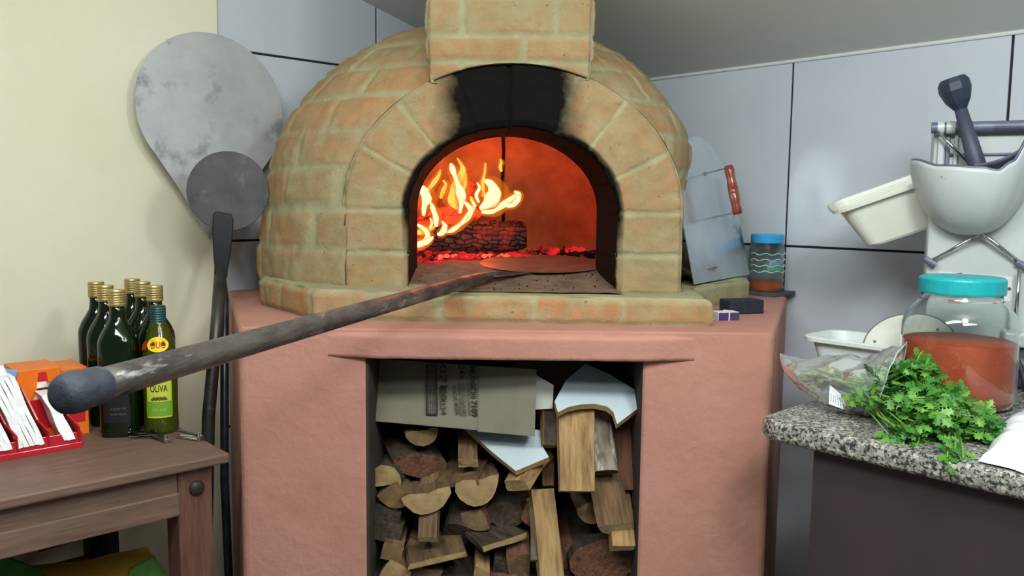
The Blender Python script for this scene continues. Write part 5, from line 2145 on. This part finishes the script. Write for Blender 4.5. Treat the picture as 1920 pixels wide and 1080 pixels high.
# recessed look: frame strips and slot
bm = bmesh.new()
bx(bm, (0.030, -0.003, ztop - 0.075), (0.009, 0.008, 0.11), bev=0.002)
bx(bm, (0.10, -0.003, ztop - 0.062), (0.15, 0.006, 0.006), bev=0.002)
from_bm('slot', bm, M_CASTD, mach)
bm = bmesh.new()
bx(bm, (0.016, -0.006, ztop - 0.06), (0.014, 0.012, 0.13), bev=0.003)
bx(bm, (0.046, -0.006, ztop - 0.06), (0.008, 0.010, 0.13), bev=0.002)
from_bm('frame', bm, M_ENAM, mach)
a = mpt(1750, 240, 0.02)
bm = bmesh.new()
tube(bm, [a + Vector((-0.004, 0, 0)), a + Vector((BW, 0, 0.0))], 0.0125, 18)
from_bm('roller', bm, M_CASTD, mach, smooth=False)
bm = bmesh.new()
tube(bm, [a + Vector((0.008, 0, 0)), a + Vector((0.022, 0, 0))], 0.0155, 18)
tube(bm, [a + Vector((0.026, 0, 0)), a + Vector((0.044, 0, 0))], 0.0145, 18)
from_bm('roller_sleeve', bm, M_ENAM, mach)
bm = bmesh.new()
tube(bm, [mpt(1756, 244, 0.035), mpt(1816, 306, 0.035)], 0.0038, 10)
from_bm('stay_rod', bm, M_CHROME, mach, smooth=True)
# bowl
bl, br_ = mpt(1712, 300, 0.04), mpt(1960, 300, 0.04)
bcx = (bl.x + br_.x) / 2
brx = (br_.x - bl.x) / 2
bry = 0.135
brim = bl.z
bbot = mpt(1838, 440, 0.09).z
vs, fs = [], []
nu, nv = 56, 18
for j in range(nv + 1):
    ph = pi / 2 * j / nv
    for i in range(nu + 1):
        a_ = pi + pi * i / nu
        u = i / nu
        sx = 0.5 * (1 + cos(a_))
        KN = ((0, 0), (0.2, -0.018), (0.5, -0.024), (0.62, -0.030), (0.72, -0.012), (0.85, 0.045), (1.0, 0.09))
        for (u0, h0), (u1, h1) in zip(KN, KN[1:]):
            if sx <= u1 + 1e-6:
                rimz = brim + h0 + (h1 - h0) * sm(u0, u1, sx)
                break
        c = cos(ph) ** 0.85
        z = bbot + (rimz - bbot) * (1 - sin(ph) ** 1.15)
        vs.append(Vector((bcx + brx * cos(a_) * c, 0.0 + bry * sin(a_) * c - 0.001, z)))
for j in range(nv):
    for i in range(nu):
        q = j * (nu + 1) + i
        fs.append((q, q + 1, q + nu + 2, q + nu + 1))
bw = mesh('bowl', vs, fs, M_ENAM, mach, smooth=True)
so_ = bw.modifiers.new('thickness', 'SOLIDIFY')
so_.thickness = 0.005
so_.offset = -1
bm = bmesh.new()
tube(bm, [v + Vector((0, 0, 0.001)) for v in vs[:nu + 1]], 0.0035, 8)
from_bm('bowl_rim', bm, M_CASTD, mach, smooth=True)
bm = bmesh.new()
cc = Vector((bcx + 0.02, -0.03, mpt(1860, 330, 0.05).z))
pts = []
vs2, fs2 = [], []
for j in range(9):
    for i in range(13):
        u, v = i / 12, j / 8
        vs2.append(Vector((bcx - 0.01 + 0.13 * u, -0.005 - 0.09 * v * (1 - 0.5 * u), brim - 0.045 + 0.05 * abs(v - 0.4) + 0.07 * u * u)))
for j in range(8):
    for i in range(12):
        q = j * 13 + i
        fs2.append((q, q + 1, q + 14, q + 13))
o = mesh('feed_throat', vs2, fs2, M_CASTD, mach, smooth=True)
s_ = o.modifiers.new('thickness', 'SOLIDIFY')
s_.thickness = 0.004
bm.free()
# plunger
bm = bmesh.new()
p0, p1 = mpt(1838, 330, 0.07), mpt(1800, 200, 0.075)
tube(bm, [p0, p0.lerp(p1, 0.15), p1], [0.0185, 0.0185, 0.0125], 18)
from_bm('plunger_shaft', bm, M_PLUNGE, mach, smooth=True)
bm = bmesh.new()
dd = (p1 - p0).normalized()
p2 = mpt(1788, 155, 0.08)
tube(bm, [p1 - dd * 0.005, p1 + (p2 - p1) * 0.25, p1 + (p2 - p1) * 0.7, p2, p2 + dd * 0.010], [0.014, 0.026, 0.0335, 0.0325, 0.026], 9)
from_bm('plunger_head', bm, mat('dark_slate_plastic', (44, 54, 70), rough=0.45), mach)
# crossed bail rods with knobs
k1, k2, kc = mpt(1744, 490, 0.012), mpt(1916, 496, 0.012), mpt(1841, 436, 0.03)
bm = bmesh.new()
tube(bm, [k1, kc], 0.0035, 8)
tube(bm, [k2, kc], 0.0050, 8)
from_bm('cross_rod', bm, M_CHROME, mach, smooth=True)
for q in (k1, k2):
    bm = bmesh.new()
    tube(bm, [q + Vector((-0.012, -0.002, 0.006)), q + Vector((0.012, -0.002, -0.008))], [0.007, 0.009], 8)
    from_bm('wing_nut', bm, M_CASTD, mach)
# printed plate
pa, pb, pc, pd = mpt(1760, 509), mpt(1899, 519), mpt(1894, 566), mpt(1758, 552)
off = Vector((0, -0.0005, 0))
bm = bmesh.new()
prism(bm, [q + off for q in (pa, pb, pc, pd)], (0, -0.001, 0))
from_bm('rating_plate', bm, mat('plate_white', (222, 216, 222), rough=0.4), mach)
bm = bmesh.new()
off2 = Vector((0, -0.0022, 0))


def pxq(*q):
    return [mpt(x, y) + off2 for x, y in q]


prism(bm, pxq((1786, 513), (1804, 511), (1804, 517), (1788, 517)), (0, -0.0006, 0))
prism(bm, pxq((1776, 556), (1800, 558), (1800, 568), (1776, 566)), (0, -0.0006, 0))
for y in (531, 539, 548):
    prism(bm, pxq((1868, y), (1882, y), (1881, y + 4), (1868, y + 4)), (0, -0.0006, 0))
from_bm('plate_print', bm, mat('dull_red_print', (176, 66, 76), rough=0.5), mach)
bm = bmesh.new()
q = mpt(1892, 541)
tube(bm, [q + Vector((0, -0.001, 0)), q + Vector((0, -0.004, 0))], 0.0035, 12)
from_bm('screw', bm, M_CHROME, mach)
# lower right outlet with bracket and cable
bm = bmesh.new()
q0 = mpt(1890, 618, 0.03)
bx(bm, (q0.x + 0.06, -0.035, q0.z - 0.018), (0.13, 0.06, 0.034), bev=0.006)
from_bm('bracket', bm, M_ENAM, mach)
bm = bmesh.new()
tube(bm, [mpt(1912, 505, 0.03), mpt(1902, 618, 0.03)], 0.005, 10)
from_bm('bracket_rod', bm, M_CHROME, mach, smooth=True)
bm = bmesh.new()
tube(bm, [mpt(1886, 664, 0.03), mpt(1905, 660, 0.04), mpt(1930, 648, 0.04), mpt(1960, 640, 0.02)], 0.003, 8)
tube(bm, [mpt(1900, 660, 0.03), mpt(1914, 690, 0.04), mpt(1926, 740, 0.05), Vector((mpt(1935, 760, 0.05).x, -0.05, 0.004))], 0.006, 8)
from_bm('cable', bm, mat('grey_cable', (52, 56, 62), rough=0.5), mach, smooth=True)


# ---- plastic tubs
def tub(name, label, M, L, W, Hh, m, wall=0.003, taper=0.78, lip=0.012, rib=0.0):
    root = thing(name, label, 'tub')
    root.matrix_world = M
    bm = bmesh.new()

    def ringp(sx, sy, z, r):
        out = []
        for (cx, cy, a0) in ((1, 1, 0), (-1, 1, 90), (-1, -1, 180), (1, -1, 270)):
            for k in range(7):
                a = radians(a0 + 90 * k / 6)
                out.append(bm.verts.new((cx * (sx - r) + r * cos(a), cy * (sy - r) + r * sin(a), z)))
        return out
    seq = [(taper * 0.93, 0.0), (taper, 0.006), (0.97, Hh - 0.006), (1.0, Hh - 0.004)]
    rings = []
    for f, z in seq:
        rings.append(ringp(L / 2 * f, W / 2 * f, z, 0.035 * f))
    rings.append(ringp(L / 2 + lip, W / 2 + lip, Hh - 0.010, 0.042))
    rings.append(ringp(L / 2 + lip + 0.001, W / 2 + lip + 0.001, Hh - 0.001, 0.043))
    rings.append(ringp(L / 2 + lip - 0.002, W / 2 + lip - 0.002, Hh + 0.001, 0.041))
    rings.append(ringp(L / 2 - wall, W / 2 - wall, Hh, 0.034))
    rings.append(ringp(L / 2 * 0.97 - wall, W / 2 * 0.97 - wall, Hh - 0.008, 0.032))
    rings.append(ringp(L / 2 * taper - wall, W / 2 * taper - wall, wall + 0.004, 0.026))
    n = len(rings[0])
    for a, b in zip(rings, rings[1:]):
        for k in range(n):
            bm.faces.new((a[k], a[(k + 1) % n], b[(k + 1) % n], b[k]))
    bm.faces.new(rings[0][::-1])
    bm.faces.new(rings[-1])
    from_bm('tub_shell', bm, m, root, smooth=False)
    return root


M_TUB = mat('white_plastic', (226, 234, 232), (218, 226, 226), rough=0.4, scale=6, sss=0.15)
M_TUB2 = mat('cream_plastic', (226, 228, 218), (216, 218, 208), rough=0.4, scale=6, sss=0.15)
hT = 0.092
c1 = PZ(1500, 630, ZC + hT)
c1.z = 0
Mt = Matrix.Translation(Vector((c1.x, c1.y, ZC + 0.001)) + UR * 0.135 + TW * 0.088) @ rotC.to_4x4()
tub('plastic_tub', 'open white rectangular plastic tub on the worktop behind the herbs', Mt, 0.25, 0.16, hT, M_TUB)
# second tub hangs tilted behind the grinder's left side
a_, b_ = PY(1562, 398, 2.02), PY(1735, 338, 1.96)
ex = (b_ - a_).normalized()
ez = Vector((0.0, 0.0, 1.0))
ey = Vector((0.25, 1.0, 0.1))
ey = (ey - ex * ey.dot(ex)).normalized()
ez = ex.cross(ey).normalized()
if ez.z < 0:
    ez = -ez
ey = ez.cross(ex)
R3 = Matrix((ex, ey, ez)).transposed()
L2_ = 0.30
Mt = Matrix.Translation(a_ + ex * (L2_ / 2 + 0.012) + ey * 0.085 - ez * 0.118) @ R3.to_4x4()
t2 = tub('plastic_tub', 'cream plastic tub tilted upward behind the left side of the grinder', Mt, L2_, 0.16, 0.12, M_TUB2, taper=0.74)

# china plate standing behind the jar
M_CHINA = mat('white_china', (226, 226, 218), (214, 214, 206), rough=0.25, scale=8)
pc_ = PY(1704, 708, 1.88)
rp = 0.100
plate = thing('china_plate', 'white china plate with a grey rim standing between the tub and the sauce jar', 'plate', (pc_.x, pc_.y, ZC))
nP = (Vector((-0.40, -0.62, 0.72))).normalized()
qM = Matrix.Translation((0, 0, rp * 0.72 + 0.002)) @ nP.to_track_quat('Z', 'Y').to_matrix().to_4x4()
bm = bmesh.new()
lathe(bm, [(0.0, 0.0), (0.055, 0.0), (0.060, 0.003), (rp - 0.002, 0.012), (rp, 0.014), (rp - 0.002, 0.0155), (0.061, 0.007), (0.055, 0.004), (0.0, 0.004)], 56, qM, cap=False)
from_bm('dish', bm, M_CHINA, plate, smooth=True)
bm = bmesh.new()
tube(bm, [qM @ Vector((rp * cos(2 * pi * k / 60), rp * sin(2 * pi * k / 60), 0.0145)) for k in range(61)], 0.0018, 6)
for k in range(3):
    a = 2 * pi * k / 3 + 0.9
    t = bmesh.new()
    bmesh.ops.create_icosphere(t, subdivisions=1, radius=0.004)
    add_bm(bm, t, qM @ Matrix.Translation((0.078 * cos(a), 0.078 * sin(a), 0.0125)) @ Matrix.Diagonal((1, 1, 0.15, 1)))
from_bm('painted_rim', bm, mat('grey_glaze', (104, 110, 112), rough=0.4), plate)

# ---- parsley
M_LEAF = mat('parsley_leaf', (74, 138, 50), (46, 104, 34), rough=0.45, scale=14, c3=(128, 176, 84), s3=9, lo3=0.56, hi3=0.7)
_n = M_LEAF.node_tree
_g = _n.nodes.new('ShaderNodeNewGeometry')
_h = _n.nodes.new('ShaderNodeHueSaturation')
_b = _n.nodes['Principled BSDF']
_src = _b.inputs['Base Color'].links[0].from_socket
_mr = _n.nodes.new('ShaderNodeMapRange')
_mr.inputs[3].default_value, _mr.inputs[4].default_value = 0.55, 1.45
_mh = _n.nodes.new('ShaderNodeMapRange')
_mh.inputs[3].default_value, _mh.inputs[4].default_value = 0.52, 0.47
_n.links.new(_g.outputs['Random Per Island'], _mr.inputs[0])
_n.links.new(_g.outputs['Random Per Island'], _mh.inputs[0])
_n.links.new(_mr.outputs[0], _h.inputs['Value'])
_n.links.new(_mh.outputs[0], _h.inputs['Hue'])
_n.links.new(_src, _h.inputs['Color'])
_n.links.new(_h.outputs[0], _b.inputs['Base Color'])
M_STEM = mat('parsley_stem', (112, 156, 70), (96, 140, 60), rough=0.5, scale=20)
random.seed(21)
pars = thing('parsley_bunch', 'bunch of fresh green parsley lying on the granite and drooping over its edge', 'parsley', PZ(1700, 790, ZC))
PO = pars.location.copy()
leafV, leafF = [], []


def leaflet(o, d, s, L, up):
    """lobed blade from o along d, s = sideways, length L"""
    outl = [(0.0, 0.02), (0.20, 0.07), (0.20, 0.22), (0.34, 0.40), (0.36, 0.20), (0.50, 0.22), (0.62, 0.50), (0.64, 0.26), (0.76, 0.20), (0.90, 0.28), (0.86, 0.10), (1.05, 0.0)]
    b = len(leafV)
    mid = []
    cup = rnd(-0.2, 0.25)
    dr = rnd(-0.35, 0.15)
    pts = []
    for (t, w) in outl:
        pts.append((t, w * rnd(0.85, 1.15)))

    def P(t, w):
        return o + d * (L * t) + s * (L * w) + up * (L * (cup * abs(w) * 1.2 + dr * t * t))
    for (t, w) in pts:
        leafV.append(P(t, 0))
        leafV.append(P(t, w))
        leafV.append(P(t, -w))
    for k in range(len(pts) - 1):
        c0, l0, r0 = b + 3 * k, b + 3 * k + 1, b + 3 * k + 2
        c1_, l1, r1 = c0 + 3, l0 + 3, r0 + 3
        leafF.append((c0, c1_, l1, l0))
        leafF.append((c0, r0, r1, c1_))


def leaf(o, d, up, L):
    s = d.cross(up).normalized()
    up = s.cross(d).normalized()
    for ang, sc in ((0, 1.0), (58, 0.82), (-58, 0.82)):
        dd_ = (d * cos(radians(ang)) + s * sin(radians(ang))).normalized()
        ss = (s * cos(radians(ang)) - d * sin(radians(ang))).normalized()
        leaflet(o + dd_ * L * 0.08, dd_, ss, L * sc, up)


stems = []
SPR = [((1628, 735), 1.56, 30), ((1650, 700), 1.56, 32), ((1668, 745), 1.52, 40), ((1700, 720), 1.54, 44), ((1690, 770), 1.48, 36), ((1735, 745), 1.50, 46), ((1765, 775), 1.46, 46),
       ((1790, 790), 1.43, 44), ((1820, 790), 1.44, 36), ((1838, 800), 1.42, 26), ((1740, 800), 1.42, 40), ((1700, 810), 1.42, 34), ((1780, 760), 1.50, 34), ((1720, 700), 1.53, 30)]
n_leaf = 0
for (px, Y, r) in SPR:
    for _ in range(27):
        a, q = rnd(0, 2 * pi), sqrt(rnd(0, 1))
        x, y = px[0] + r * 1.05 * q * cos(a), px[1] + r * 0.85 * q * sin(a)
        o = PY(x, y, Y + rnd(-0.035, 0.035))
        if o.z < ZC + 0.006:
            o.z = ZC + 0.006 + rnd(0, 0.01)
        d = Vector((rnd(-0.6, 1.0), rnd(-1.0, 0.25), rnd(-0.5, 0.6))).normalized()
        up = Vector((rnd(-0.5, 0.5), rnd(-0.9, 0.1), rnd(0.4, 1.0))).normalized()
        leaf(o - PO, d, up, rnd(0.018, 0.030))
        if rnd(0, 1) < 0.30:
            stems.append([o - PO, (o - PO).lerp(PY(1610, 742, 1.58) - PO, 0.5) + Vector((0, 0, rnd(-0.01, 0.01))), PY(1600, 742, 1.60) - PO])
# sprigs that stick up or droop down
for tip, Yt, base_, Yb, up_ in (((1727, 660), 1.52, (1700, 720), 1.54, 1), ((1712, 688), 1.52, (1700, 730), 1.54, 1), ((1742, 672), 1.53, (1716, 720), 1.54, 1),
                                ((1668, 862), 1.375, (1700, 790), 1.45, 0), ((1690, 842), 1.37, (1710, 790), 1.44, 0), ((1716, 846), 1.36, (1730, 800), 1.42, 0),
                                ((1792, 880), 1.285, (1790, 820), 1.38, 0), ((1776, 858), 1.30, (1780, 810), 1.38, 0), ((1806, 860), 1.29, (1800, 820), 1.37, 0), ((1790, 848), 1.30, (1790, 812), 1.38, 0),
                                ((1866, 806), 1.42, (1830, 800), 1.43, 0), ((1850, 782), 1.44, (1820, 790), 1.44, 1), ((1808, 724), 1.50, (1780, 760), 1.50, 1), ((1655, 850), 1.385, (1680, 800), 1.44, 0)):
    t_p, b_p = PY(*tip, Yt), PY(*base_, Yb)
    d = (t_p - b_p).normalized()
    stems.append([t_p - PO, t_p.lerp(b_p, 0.5) - PO + Vector((0, -0.002, 0.004)), b_p - PO])
    for k in range(3):
        o = b_p.lerp(t_p, 0.55 + 0.2 * k)
        dd_ = (d + Vector((rnd(-0.5, 0.5), rnd(-0.3, 0.1), rnd(-0.3, 0.3)))).normalized()
        leaf(o - PO - d * 0.012, dd_, Vector((rnd(-0.3, 0.3), -1, rnd(0.2, 0.6))).normalized(), rnd(0.022, 0.028))
mesh('leaves', leafV, leafF, M_LEAF, pars)
bm = bmesh.new()
for s in stems:
    tube(bm, s, [0.0012, 0.0016, 0.0018], 5)
for k in range(26):          # the bundle of stalks inside the bag
    a = PY(1625 + rnd(-20, 20), 735 + rnd(-22, 18), 1.59 + rnd(-0.02, 0.02))
    b = PY(1500 + rnd(-6, 30), 694 + rnd(-8, 16), 1.66 + rnd(-0.01, 0.01))
    tube(bm, [a - PO, a.lerp(b, 0.5) - PO + Vector((0, 0, rnd(-0.008, 0.004))), b - PO], [0.0016, 0.0016, 0.0012], 5)
from_bm('stems', bm, M_STEM, pars, smooth=True)
bm_v, bm_f = leafV, leafF
leafV, leafF = [], []
for k in range(34):
    o = PY(1530 + rnd(-22, 60), 704 + rnd(-14, 22), 1.64 + rnd(-0.02, 0.02))
    leaf(o - PO, Vector((rnd(-1, 1), rnd(-1, 0), rnd(-0.3, 0.3))).normalized(), Vector((0, -0.4, 1)), rnd(0.018, 0.026))
mesh('wilted_leaves', leafV, leafF, mat('wilted_leaf', (128, 126, 70), (96, 104, 58), rough=0.6, scale=20), pars)['label'] = 'wilted yellow leaves in the bag'

# ---- clear bag round the stalks
M_FILM = bpy.data.materials.new('clear_film')
M_FILM.use_nodes = True
nt = M_FILM.node_tree
nt.nodes.remove(nt.nodes['Principled BSDF'])
g_, t_n, d_n, m1, m2 = (nt.nodes.new(k) for k in ('ShaderNodeBsdfGlossy', 'ShaderNodeBsdfTransparent', 'ShaderNodeBsdfDiffuse', 'ShaderNodeMixShader', 'ShaderNodeMixShader'))
g_.inputs['Roughness'].default_value = 0.22
d_n.inputs['Color'].default_value = (0.8, 0.82, 0.84, 1)
t_n.inputs['Color'].default_value = (0.96, 0.97, 0.97, 1)
lw = nt.nodes.new('ShaderNodeFresnel')
lw.inputs[0].default_value = 1.38
nt.links.new(lw.outputs[0], m1.inputs[0])
nt.links.new(t_n.outputs[0], m1.inputs[1])
nt.links.new(g_.outputs[0], m1.inputs[2])
m2.inputs[0].default_value = 0.14
nt.links.new(m1.outputs[0], m2.inputs[1])
nt.links.new(d_n.outputs[0], m2.inputs[2])
nt.links.new(m2.outputs[0], nt.nodes['Material Output'].inputs['Surface'])
cpts = [(PY(1463, 668, 1.69), 0.004, 0.006), (PY(1476, 684, 1.68), 0.022, 0.018), (PY(1505, 700, 1.66), 0.042, 0.030), (PY(1550, 712, 1.64), 0.052, 0.048), (PY(1600, 722, 1.60), 0.058, 0.056), (PY(1640, 722, 1.575), 0.060, 0.064), (PY(1672, 712, 1.56), 0.062, 0.074)]
vs, fs = [], []
nb = 40
NR_ = 34
for i in range(NR_ + 1):
    t = i / NR_ * (len(cpts) - 1)
    k = min(int(t), len(cpts) - 2)
    f = t - k
    c = cpts[k][0].lerp(cpts[k + 1][0], f)
    rx = cpts[k][1] * (1 - f) + cpts[k + 1][1] * f
    rzz = cpts[k][2] * (1 - f) + cpts[k + 1][2] * f
    ax_ = (cpts[-1][0] - cpts[0][0]).normalized()
    sd = ax_.cross(Vector((0, 0, 1))).normalized()
    for j in range(nb):
        a = 2 * pi * j / nb
        w = 1 + 0.22 * noise.noise(Vector((cos(a) * 2.2, sin(a) * 2.2, i * 0.22))) + 0.10 * noise.noise(Vector((cos(a) * 6, sin(a) * 6, i * 0.6)))
        p = c + sd * (rx * w * cos(a)) + Vector((0, 0, 1)) * (rzz * w * sin(a)) + ax_ * (0.018 * sin(a) * (i / NR_) ** 4)
        p.z = max(p.z, ZC + 0.002 + 0.001 * sin(j))
        vs.append(p)
for i in range(NR_):
    for j in range(nb):
        fs.append((i * nb + j, i * nb + (j + 1) % nb, (i + 1) * nb + (j + 1) % nb, (i + 1) * nb + j))
bo_ = cpts[3][0].copy()
bo_.z = ZC
bag = thing('produce_bag', 'clear crinkled plastic bag holding the parsley stalks at the worktop corner', 'plastic bag', bo_)
mesh('film', [v - bo_ for v in vs], fs, M_FILM, bag, smooth=True)
bm = bmesh.new()
mo_ = [vs[NR_ * nb + j] - bo_ for j in range(nb)]
tube(bm, mo_ + [mo_[0]], 0.0010, 5)
from_bm('bag_mouth_edge', bm, mat('film_edge', (214, 222, 222), rough=0.2, alpha=0.7), bag, smooth=True)
st = [PY(1556, 722, 1.585), PY(1576, 738, 1.575), PY(1582, 768, 1.565), PY(1554, 757, 1.575)]
bm = bmesh.new()
prism(bm, [p - bo_ for p in st], (0, 0.0006, 0))
from_bm('price_sticker', bm, mat('sticker', (216, 228, 228), rough=0.5), bag)
bm = bmesh.new()
for k in range(5):
    f0, f1 = 0.12 + 0.17 * k, 0.17 + 0.17 * k
    A_ = [st[0].lerp(st[1], f0), st[0].lerp(st[1], f1), st[3].lerp(st[2], f1), st[3].lerp(st[2], f0)]
    a, b = A_[0].lerp(A_[3], 0.35), A_[1].lerp(A_[2], 0.35)
    c, d = A_[1].lerp(A_[2], 0.85), A_[0].lerp(A_[3], 0.85)
    prism(bm, [q - bo_ + Vector((0, -0.0008, 0)) for q in (a, b, c, d)], (0, 0.0004, 0))
from_bm('sticker_print', bm, mat('grey_ink', (120, 132, 136), rough=0.6), bag)

# ---- crumpled white bag at the right edge
wl = [PZ(1834, 868, ZC), PZ(1852, 846, ZC), PZ(1874, 808, ZC), PZ(1900, 782, ZC), PZ(1960, 760, ZC), PZ(2060, 800, ZC), PZ(2060, 920, ZC), PZ(1960, 905, ZC), PZ(1900, 884, ZC)]
wc = sum(wl, Vector()) / len(wl)
vs, fs = [], []
nr, nk = 12, 72
for i in range(nr + 1):
    f = 1 - i / nr
    for k in range(nk):
        t = k / nk * len(wl)
        a = int(t) % len(wl)
        p = wl[a].lerp(wl[(a + 1) % len(wl)], t - int(t))
        q = wc + (p - wc) * f
        h = 0.030 * (1 - f ** 3) + (0.007 * noise.noise(q * 26) + 0.010 * abs(noise.noise(q * 13))) * (1 if 0 < i else 0.3)
        vs.append(Vector((q.x, q.y, ZC + 0.002 + max(0, h))) - wc)
for i in range(nr):
    for k in range(nk):
        fs.append((i * nk + k, i * nk + (k + 1) % nk, (i + 1) * nk + (k + 1) % nk, (i + 1) * nk + k))
wb = thing('carrier_bag', 'crumpled white plastic bag at the right edge of the picture on the worktop', 'plastic bag', wc)
mesh('bag_film', vs, fs, mat('white_film', (238, 242, 248), (226, 232, 240), rough=0.3, scale=20), wb, smooth=True)
bm = bmesh.new()
zz = Vector((0, 0, 0.024))
for (xa, ya, xb, yb) in ((1903, 792, 1920, 789), (1906, 799, 1922, 796), (1914, 786, 1910, 806), (1904, 806, 1920, 803)):
    tube(bm, [PZ(xa, ya, ZC + 0.020) - wc, PZ(xb, yb, ZC + 0.020) - wc], 0.0011, 5)
from_bm('printed_mark', bm, mat('black_print', (36, 40, 48), rough=0.5), wb)
